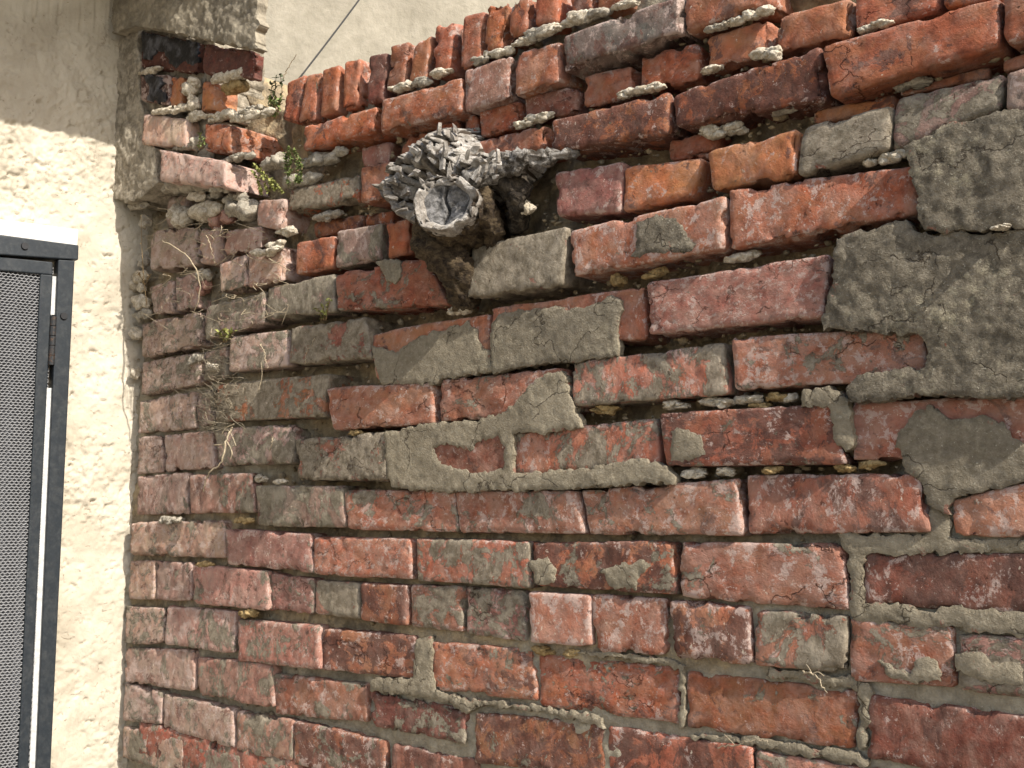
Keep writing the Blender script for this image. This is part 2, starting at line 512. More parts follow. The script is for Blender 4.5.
# ------------------------------------------------------------------ shape builders
def worn_box(w, h, dep, res, r, amp, chip, seed):
    """A block with worn round edges: front at y=0, back at y=dep, centred in x and z. Returns V, F, edge."""
    nu = max(6, int(round(w / res)))
    nv = max(4, int(round(h / res)))
    u = np.linspace(-w / 2, w / 2, nu + 1)
    v = np.linspace(-h / 2, h / 2, nv + 1)
    UU, VV = np.meshgrid(u, v)
    P = np.stack([UU.ravel(), np.zeros(UU.size), VV.ravel()], 1)
    Fc = []
    W1 = nu + 1
    for j in range(nv):
        for i in range(nu):
            a = j * W1 + i
            Fc.append((a, a + 1, a + W1 + 1, a + W1))
    loop = [i for i in range(nu)] + [j * W1 + nu for j in range(nv)] + [nv * W1 + nu - i for i in range(nu)] + [(nv - j) * W1 for j in range(nv)]
    prev = loop
    layers = [res * 0.7, res * 1.5, res * 2.6, res * 4.2, res * 7, dep]
    layers = [q for q in layers if q < dep] + [dep]
    pts = [P]
    cnt = len(P)
    lp = P[loop]
    for q in sorted(set(layers)):
        L = lp.copy()
        L[:, 1] = q
        pts.append(L)
        cur = list(range(cnt, cnt + len(loop)))
        cnt += len(loop)
        n = len(loop)
        for k in range(n):
            k2 = (k + 1) % n
            Fc.append((prev[k2], prev[k], cur[k], cur[k2]))
        prev = cur
    Fc.append(tuple(prev))
    P = np.concatenate(pts)
    so = np.array([seed * 1.37, seed * 0.71, seed * 2.11])
    rr = r * (1 + 0.6 * fbm(P + so, 40, 2, seed + 5))
    rr = np.clip(rr, r * 0.35, min(w, h) * 0.42)
    inner = np.stack([np.clip(P[:, 0], -w / 2 + rr, w / 2 - rr), np.clip(P[:, 1], rr, 10), np.clip(P[:, 2], -h / 2 + rr, h / 2 - rr)], 1)
    dvec = P - inner
    ln = np.linalg.norm(dvec, axis=1)
    nrm = dvec / np.maximum(ln, 1e-6)[:, None]
    inside = ln < 1e-6
    nrm[inside] = [0, -1, 0]
    Q = inner + nrm * rr[:, None]
    Q[inside] = P[inside]
    mx = np.max(np.abs(nrm), axis=1)
    edge = np.clip((1 - mx) / 0.29, 0, 1)
    d = amp * (fbm(P + so, 20, 2, seed) * 0.8 + 0.7 * fbm(P + so, 95, 3, seed + 3, 0.6))
    ch = np.clip(fbm(P + so, 48, 4, seed + 9, 0.6) - 0.08, 0, 1)
    # chips bite the rims only
    ex = np.minimum(w / 2 - np.abs(P[:, 0]), h / 2 - np.abs(P[:, 2]))
    rim = np.exp(-np.maximum(ex, 0) / 0.006)
    d = d - chip * ch * rim * 1.6
    Q = Q + nrm * d[:, None]
    return Q, Fc, np.maximum(edge, rim * 0.5)


def warp(Q, w, h, C, y0, lean, yaw):
    """Bilinear warp of box x,z to the four corners C (TL, TR, BR, BL as (x,z))."""
    uu = Q[:, 0] / w + 0.5
    vv = Q[:, 2] / h + 0.5
    TL, TR, BR, BL = (np.asarray(c) for c in C)
    xz = ((1 - uu) * vv)[:, None] * TL + (uu * vv)[:, None] * TR + (uu * (1 - vv))[:, None] * BR + ((1 - uu) * (1 - vv))[:, None] * BL
    y = y0 + Q[:, 1] + lean * (vv - 0.5) * h + yaw * (uu - 0.5) * w
    return np.stack([xz[:, 0], y, xz[:, 1]], 1)


def parse(code):
    base = BASE[code[0]]
    p = {'s': 0.0, 'w': 0.25, 'k': 0.1}
    for tok in code[1:].split():
        p[tok[0]] = int(tok[1:]) / 10.0
    return base, p


NB = [0]


def brick(q, d, code, parent, name='brick', dep=0.10, r=0.0045, amp=0.0017, chip=0.010, lean=None, mat=None, res=0.0042):
    NB[0] += 1
    seed = NB[0]
    g = random.Random(seed * 31 + 5)
    if q[1] > 400 and parent.name == 'brick_wall':       # joints are tight low on the wall
        e = 1.3
        q = (q[0] - .7, q[1] - e, q[2] + .7, q[3] - e, q[4] + .7, q[5] + e, q[6] - .7, q[7] + e)
    C3 = [WP(q[2 * i], q[2 * i + 1], d) for i in range(4)]
    C = [(c[0], c[2]) for c in C3]
    wdt = 0.5 * (np.linalg.norm(C3[1] - C3[0]) + np.linalg.norm(C3[2] - C3[3]))
    hgt = 0.5 * (np.linalg.norm(C3[3] - C3[0]) + np.linalg.norm(C3[2] - C3[1]))
    Q, Fc, edge = worn_box(wdt, hgt, dep, res, min(r, hgt * 0.3, wdt * 0.3), amp * g.uniform(.7, 1.5), chip * g.choice((.4, .7, 1, 1.3, 1.9)), seed)
    cy = 0.25 * sum(q[1::2])
    if lean is None:
        lean = 0.015 + (0.012 if cy < 260 else 0.012 if cy < 430 else 0.0) + g.uniform(-0.03, 0.03)
    V = warp(Q, wdt, hgt, C, -d, lean, g.uniform(-0.03, 0.02))
    o = mesh_obj(name, V, Fc, mat or M_BRICK, parent, True, {'edge': edge})
    base, p = parse(code)
    if q[2] < 240 and code[0] in 'MP':
        p['s'] *= 0.6
        p['w'] = max(p['w'], 0.7)
        base = tuple(0.5 * a + 0.5 * b for a, b in zip(base, (0.30, 0.19, 0.155)))
    if cy < 240 and code[0] in 'RO':                      # the upper courses are a warmer red
        base = (base[0] * 0.99, base[1] * .94, base[2] * .80)
    j = g.uniform(0.82, 1.22)
    if q[2] < 300 and 195 < cy < 480 and code[0] in 'MPG':     # weathered corner painted paler, for the sun on it
        base = tuple(a * .55 + b * .45 for a, b in zip(base, (.38, .28, .215)))
        p['w'] = max(p['w'], .8)
        p['s'] *= .8
    if q[2] < 330 and cy >= 480:                               # dusty pale end of the lower courses
        k_ = .38 * (1 - max(0, q[2] - 200) / 200)
        base = tuple(a * (1 - k_) + b * k_ for a, b in zip(base, (.40, .29, .23)))
    o.color = (base[0] * j * g.uniform(.95, 1.05), base[1] * j * g.uniform(.93, 1.07), base[2] * j * g.uniform(.93, 1.07), 1)
    o['smear'] = p['s']
    o['white'] = p['w']
    o['dark'] = p['k']
    return o


def patch(poly, d, parent, lichen=0.0, thick=0.014, mat=None, name='mortar_patch', holes=(), amp=0.0011, jit=0.0034, sp=0.0036, seed=1, fall=0.0022, plane='wall'):
    """An irregular skin of cement with its own thickness."""
    if plane == 'wall':
        P2 = [WP(x, y, d) for x, y in poly]
        P2 = np.array([(p[0], p[2]) for p in P2])
        H2 = [np.array([(p[0], p[2]) for p in (WP(x, y, d) for x, y in h)]) for h in holes]
    else:
        P2 = np.array([(SPt(x, y, d).dot(SDIR), SPt(x, y, d)[2]) for x, y in poly])
        H2 = []

    def dens(L):
        out = []
        for i in range(len(L)):
            a, b = L[i], L[(i + 1) % len(L)]
            n = max(1, int(np.linalg.norm(b - a) / (sp * 0.8)))
            for k in range(n): out.append(a + (b - a) * k / n)
        out = np.array(out)
        q3 = np.stack([out[:, 0], np.full(len(out), seed * 3.1), out[:, 1]], 1)
        out[:, 0] += jit * fbm(q3, 95, 4, seed + 11, 0.7) * 2
        out[:, 1] += jit * fbm(q3, 95, 4, seed + 12, 0.7) * 2
        return out

    O = dens(P2)
    HO = [dens(h) for h in H2]

    def inside(pt, L):
        x, y = pt
        c = False
        j = len(L) - 1
        for i in range(len(L)):
            if (L[i][1] > y) != (L[j][1] > y) and x < (L[j][0] - L[i][0]) * (y - L[i][1]) / (L[j][1] - L[i][1]) + L[i][0]:
                c = not c
            j = i
        return c

    lo, hi = O.min(0), O.max(0)
    bound = np.concatenate([O] + HO)
    inner = []
    gx = np.arange(lo[0], hi[0], sp)
    gz = np.arange(lo[1], hi[1], sp)
    for i, x in enumerate(gx):
        for z in gz:
            pt = np.array([x + (rng.random() - .5) * sp * .5, z + (rng.random() - .5) * sp * .5])
            if inside(pt, O) and not any(inside(pt, h) for h in HO):
                if np.min(np.sum((bound - pt) ** 2, 1)) > (sp * 0.5) ** 2: inner.append(pt)
    pts = [Vector((float(p[0]), float(p[1]))) for p in np.concatenate([bound] + ([np.array(inner)] if inner else []))]
    nO = len(O)
    edges = [(i, (i + 1) % nO) for i in range(nO)]
    b = nO
    for h in HO:
        edges += [(b + i, b + (i + 1) % len(h)) for i in range(len(h))]
        b += len(h)
    vs, es, fs, ov, oe, of = delaunay_2d_cdt(pts, edges, [], 0, 1e-7)
    V2 = np.array([(v.x, v.y) for v in vs])
    F2 = []
    for f in fs:
        c = V2[list(f)].mean(0)
        if inside(c, O) and not any(inside(c, h) for h in HO): F2.append(tuple(f))
    used = sorted({i for f in F2 for i in f})
    mp = {k: i for i, k in enumerate(used)}
    V2 = V2[used]
    F2 = [tuple(mp[i] for i in f) for f in F2]
    dist = np.array([math.sqrt(np.min(np.sum((bound - p) ** 2, 1))) for p in V2])
    q3 = np.stack([V2[:, 0], np.full(len(V2), seed * 1.7), V2[:, 1]], 1)
    bulge = amp * (fbm(q3, 16, 2, seed) * 1.2 + 1.0 * fbm(q3, 110, 3, seed + 4, 0.65))
    lift = 0.0014 * np.clip(1 - dist / fall, 0, 1) ** 2
    dep = -d + lift - bulge
    ec = {}
    for f in F2:
        for a, b2 in zip(f, f[1:] + f[:1]): ec[(a, b2)] = 1
    rim = [(a, b2) for a, b2 in ec if (b2, a) not in ec]
    n = len(V2)
    rv = sorted({a for e in rim for a in e})
    rf_ = {k: n + i for i, k in enumerate(rv)}
    rm = {k: n + len(rv) + i for i, k in enumerate(rv)}
    allxy = np.concatenate([V2, V2[rv], V2[rv]])
    ally = np.concatenate([dep, dep[rv], np.full(len(rv), -d + thick)])
    Fc = [f for f in F2] + [(rf_[b2], rf_[a], rm[a], rm[b2]) for a, b2 in rim]
    if plane == 'wall':
        V = np.stack([allxy[:, 0], ally, allxy[:, 1]], 1)
    else:
        V = allxy[:, :1] * SDIR[None, :] + np.array([0, 0, 1.0]) * allxy[:, 1:] - SNRM[None, :] * ally[:, None]
    rr_ = np.exp(-dist / 0.008)
    o = mesh_obj(name, V, Fc, mat or M_PATCH, parent, True, {'rim': np.concatenate([rr_, rr_[rv], rr_[rv]])})
    o['lichen'] = lichen
    return o


_ico = {}


def ico(sub):
    if sub not in _ico:
        bm = bmesh.new()
        bmesh.ops.create_icosphere(bm, subdivisions=sub, radius=1)
        bm.verts.index_update()
        _ico[sub] = (np.array([v.co[:] for v in bm.verts]), [tuple(v.index for v in f.verts) for f in bm.faces])
        bm.free()
    return _ico[sub]


def lump_geo(c, rad, seed, sub=3, amp=0.35, sc=1.6):
    V, Fc = ico(sub)
    n = fbm(V + seed * 3.7, sc, 3, seed) * amp + 0.5 * amp * np.abs(fbm(V + seed, sc * 2.5, 2, seed + 2))
    g = np.random.RandomState(seed * 7 + 3)
    N = g.normal(size=(11, 3))
    N /= np.linalg.norm(N, axis=1)[:, None]
    D = g.uniform(.5, .9, 11)
    cut = np.min(np.where(V @ N.T > 0.05, D / np.maximum(V @ N.T, 0.05), 9), axis=1)
    V = V * np.minimum(1.15, cut * 1.25)[:, None]
    n = n * 0.75 + 0.22 * fbm(V + seed, 5.5, 3, seed + 8, .6)
    return np.asarray(c) + V * (1 + n)[:, None] * np.asarray(rad), Fc


def lump(px, py, rx, ry, d, mat, parent, name='mortar_lump', sub=3):
    """A crumbly piece: a few angular chunks stuck together."""
    NB[0] += 1
    g = random.Random(NB[0] * 13 + 1)
    s = np.linalg.norm(WP(px, py, d) - CAM) / F
    mb = MB()
    n = max(3, int(round(rx / max(ry, 1.0) * 2.6)) + 2)
    for k in range(n):
        t = 0 if n == 1 else (k / (n - 1) - .5) * 1.5
        kx = px + rx * t * .8 + g.uniform(-.16, .16) * rx
        slope = -0.22 if py < 230 else -0.08 if py < 400 else 0.0
        ky = py + rx * t * .8 * slope + g.uniform(-.45, .45) * ry
        c = WP(kx, ky, d + g.uniform(-.004, .002))
        rr = g.uniform(.38, .92)
        V, Fc = lump_geo(c, (min(rx, ry * 1.7) * s * 1.25 * rr * g.uniform(.7, 1.2), max(.006, ry * s * rr), ry * s * .95 * rr), NB[0] * 17 + k, sub, .45)
        V = V + 0.0011 * np.stack([fbm(V, 230, 3, 7), fbm(V, 230, 3, 8), fbm(V, 230, 3, 9)], 1)
        mb.add(V, Fc)
    return mb.build(name, mat, parent)


# ------------------------------------------------------------------ the setting
gv = [(-30, -30, 0), (30, -30, 0), (30, 30, 0), (-30, 30, 0)]
ground = mesh_obj('ground', gv, [(0, 1, 2, 3)], M_GROUND, None, False, None, (0, 0, 0))
tag(ground, 'dusty pale yard ground running up to the walls', None, None, 'structure')

# ------------------------------------------------------------------ pale stucco house wall
house = empty('stucco_wall', (0, 0, 0), 'cream stucco house wall, sunlit, with pitted trowel marks and a dark screen door', 'wall')
# rendered face with real trowel relief; it runs from behind the brick wall's end towards the viewer
ss = np.concatenate([np.linspace(-0.10, 0.36, 230), np.linspace(0.4, 3.0, 20)])
zz = np.concatenate([np.linspace(0, 1.0, 12)[:-1], np.linspace(1.0, 2.35, 520), np.linspace(2.4, 3.3, 10)])
S2, Z2 = np.meshgrid(ss, zz)
fl = np.stack([S2.ravel(), np.zeros(S2.size), Z2.ravel()], 1)
rel = 0.0045 * fbm(fl, 18, 3, 21) + 0.0042 * fbm(fl, 110, 4, 22, .65) * (0.35 + 1.6 * np.clip(fbm(fl, 9, 2, 23) + .3, 0, 1))
rel -= 0.006 * np.clip(fbm(fl * np.array([1, 1, 1.4]), 75, 4, 29, .65) - 0.30, 0, 1) * 3
V = fl[:, :1] * SDIR + np.array([0, 0, 1.0]) * fl[:, 2:] + SNRM * rel[:, None]
nc = len(ss)
Fc = [(j * nc + i + 1, j * nc + i, (j + 1) * nc + i, (j + 1) * nc + i + 1) for j in range(len(zz) - 1) for i in range(nc - 1)]
mesh_obj('render_coat', V, Fc, M_STUCCO, house)


def slab_on_stucco(q, off, thick, name, mat, parent, bev=0.002, smooth=False):
    bm = bmesh.new()
    fr = [SPt(q[2 * i], q[2 * i + 1], off) for i in range(4)]
    bk = [p - SNRM * thick for p in fr]
    vs = [bm.verts.new(p) for p in fr + bk]
    for f in ((3, 2, 1, 0), (4, 5, 6, 7), (0, 1, 5, 4), (1, 2, 6, 5), (2, 3, 7, 6), (3, 0, 4, 7)):
        bm.faces.new([vs[i] for i in f])
    if bev: bmesh.ops.bevel(bm, geom=bm.edges[:], offset=bev, segments=2, affect='EDGES', profile=0.5)
    return bm_obj(name, bm, mat, parent, smooth)


# core and eave of the house: the eave's shade lies across the top of the stucco
def slab_dirs(s0, s1, n0, n1, z0, z1, name, mat, parent):
    bm = bmesh.new()
    vs = [bm.verts.new(SDIR * s + SNRM * n + np.array([0, 0, z])) for z in (z0, z1) for s, n in ((s0, n0), (s1, n0), (s1, n1), (s0, n1))]
    for f in ((3, 2, 1, 0), (4, 5, 6, 7), (0, 1, 5, 4), (1, 2, 6, 5), (2, 3, 7, 6), (3, 0, 4, 7)):
        bm.faces.new([vs[i] for i in f])
    return bm_obj(name, bm, mat, parent)


slab_dirs(-0.10, 3.0, -0.3, -0.02, 0, 3.3, 'wall_core', M_STUCCO, house)
ev = []
er_ = random.Random(3)
es = np.linspace(-0.12, 3.2, 340)
en = 0.47 + 0.016 * fbm(np.stack([es, es * 0, es * 0], 1), 26, 4, 3, .65)
for z in (2.532, 2.592):
    for q, nn in zip(es, en): ev.append(SDIR * q + SNRM * nn + np.array([0, 0, z]))
    for q in es: ev.append(SDIR * q - SNRM * .3 + np.array([0, 0, z]))
ne = len(es)
ef = []
for k in range(ne - 1):
    ef += [(k, k + 1, ne + k + 1, ne + k), (2 * ne + k, 3 * ne + k, 3 * ne + k + 1, 2 * ne + k + 1), (k, 2 * ne + k, 2 * ne + k + 1, k + 1), (ne + k, ne + k + 1, 3 * ne + k + 1, 3 * ne + k)]
ef += [(0, ne, 3 * ne, 2 * ne), (ne - 1, 3 * ne - 1, 4 * ne - 1, 2 * ne - 1)]
mesh_obj('eave', ev, ef, M_CAP, house, False)

# ------------------------------------------------------------------ screen door
dl = SPt(40, 500, 0.0)
door = empty('screen_door', dl, 'slate grey metal screen door with diamond mesh, set in the stucco wall', 'door')
dfr = slab_on_stucco((-110, 220.5, 79, 245, 78.5, 260, -110, 247), 0.026, 0.024, 'door_frame', M_FRAME, door)
slab_on_stucco((-110, 205, 78.5, 229.5, 77.5, 245.5, -110, 220), 0.022, 0.02, 'head_trim', M_TRIM, door)
slab_on_stucco((58.5, 259.5, 75, 260.5, 47, 850, 33, 850), 0.024, 0.022, 'door_frame', M_FRAME, door)
leaf_top = slab_on_stucco((-110, 245, 53, 262, 53, 275, -110, 261), 0.020, 0.018, 'top_rail', M_FRAME, door)
slab_on_stucco((40.5, 274, 53, 275, 24.5, 850, 14.5, 850), 0.020, 0.018, 'stile', M_FRAME, door)
slab_on_stucco((51.3, 276, 57.7, 276.5, 56.2, 315, 50, 315), 0.016, 0.012, 'seal_strip', M_ALU, door, 0.001)
slab_on_stucco((46.6, 388, 53, 388, 34, 850, 25.5, 850), 0.016, 0.012, 'seal_strip', M_ALU, door, 0.001)
hb = MB()
for k in range(5):
    y0 = 316.5 + k * 9.8
    x0 = 53.5 - (y0 - 316) * 0.045
    a, b = SPt(x0, y0, 0.022), SPt(x0 - 0.4, y0 + 9.2, 0.022)
    hb.tube([a, b], 0.0052, 12)
hb.build('hinge', M_HINGE, door, False)
for (x, y, o_) in ((25, 246, 0.0275), (64, 316, 0.0255)):
    bm = bmesh.new()
    bmesh.ops.create_cone(bm, cap_ends=True, segments=20, radius1=0.0062, radius2=0.0056, depth=0.003)
    rot = Vector(SNRM).to_track_quat('Z', 'Y').to_matrix().to_4x4()
    bmesh.ops.transform(bm, matrix=Matrix.Translation(SPt(x, y, o_)) @ rot, verts=bm.verts)
    bm_obj('screw', bm, M_BLACK, door)
# backing panel of pressed metal with shallow upright folds
pv, pf = [], []
tl, br = SPt(-110, 262, 0.004), SPt(45, 850, 0.004)
s0, s1 = tl.dot(SDIR), SPt(50, 300, 0.004).dot(SDIR)
z0, z1 = br[2], SPt(0, 262, 0.004)[2]
N = 60
for i in range(N + 1):
    s = s0 + (s1 - s0) * i / N
    o_ = 0.003 + 0.0025 * math.sin(i * 0.55)
    for z in (z0, z1): pv.append(SDIR * s + SNRM * (o_ + .007) + np.array([0, 0, z]))
for i in range(N): pf.append((2 * i, 2 * i + 1, 2 * i + 3, 2 * i + 2))
mesh_obj('door_panel', pv, pf, M_INSIDE, door)
# expanded metal: wavy strands that touch to make diamonds
em = MB()
cw, chh = 0.0072, 0.0046
rows = int((z1 - z0) / chh) + 1
cols = int((abs(s1 - s0)) / cw) + 1
ofs = 0.0155
for j in range(rows):
    zc = z0 + j * chh
    pts = []
    sm_ = min(s0, s1)
    for i in range(cols * 4 + 1):
        ph = (i % 4)
        zoff = (0, 0.5, 1, 0.5)[ph] * chh * (1 if j % 2 == 0 else -1) * 0.5 + (0 if j % 2 == 0 else chh * 0.5) - chh * .25
        pts.append(SDIR * (sm_ + i * cw / 4) + SNRM * (ofs + 0.0004 * (1 if ph == 2 else -1)) + np.array([0, 0, zc + zoff]))
    Vv, Ff = [], []
    th, tk = 0.0009, 0.0007
    for p in pts:
        Vv += [p + np.array([0, 0, th]) - SNRM * tk, p + np.array([0, 0, th * .3]) + SNRM * tk, p - np.array([0, 0, th]) + SNRM * tk, p - np.array([0, 0, th * .3]) - SNRM * tk]
    for i in range(len(pts) - 1):
        for k in range(4):
            Ff.append((i * 4 + k, i * 4 + (k + 1) % 4, i * 4 + 4 + (k + 1) % 4, i * 4 + 4 + k))
    em.add(Vv, Ff)
mo = em.build('mesh_panel', M_MESHM, door, False)

# ------------------------------------------------------------------ brick wall
wall = empty('brick_wall', (1.0, 0, 0), 'old red brick garden wall with open eroded joints and grey cement patches', 'wall')

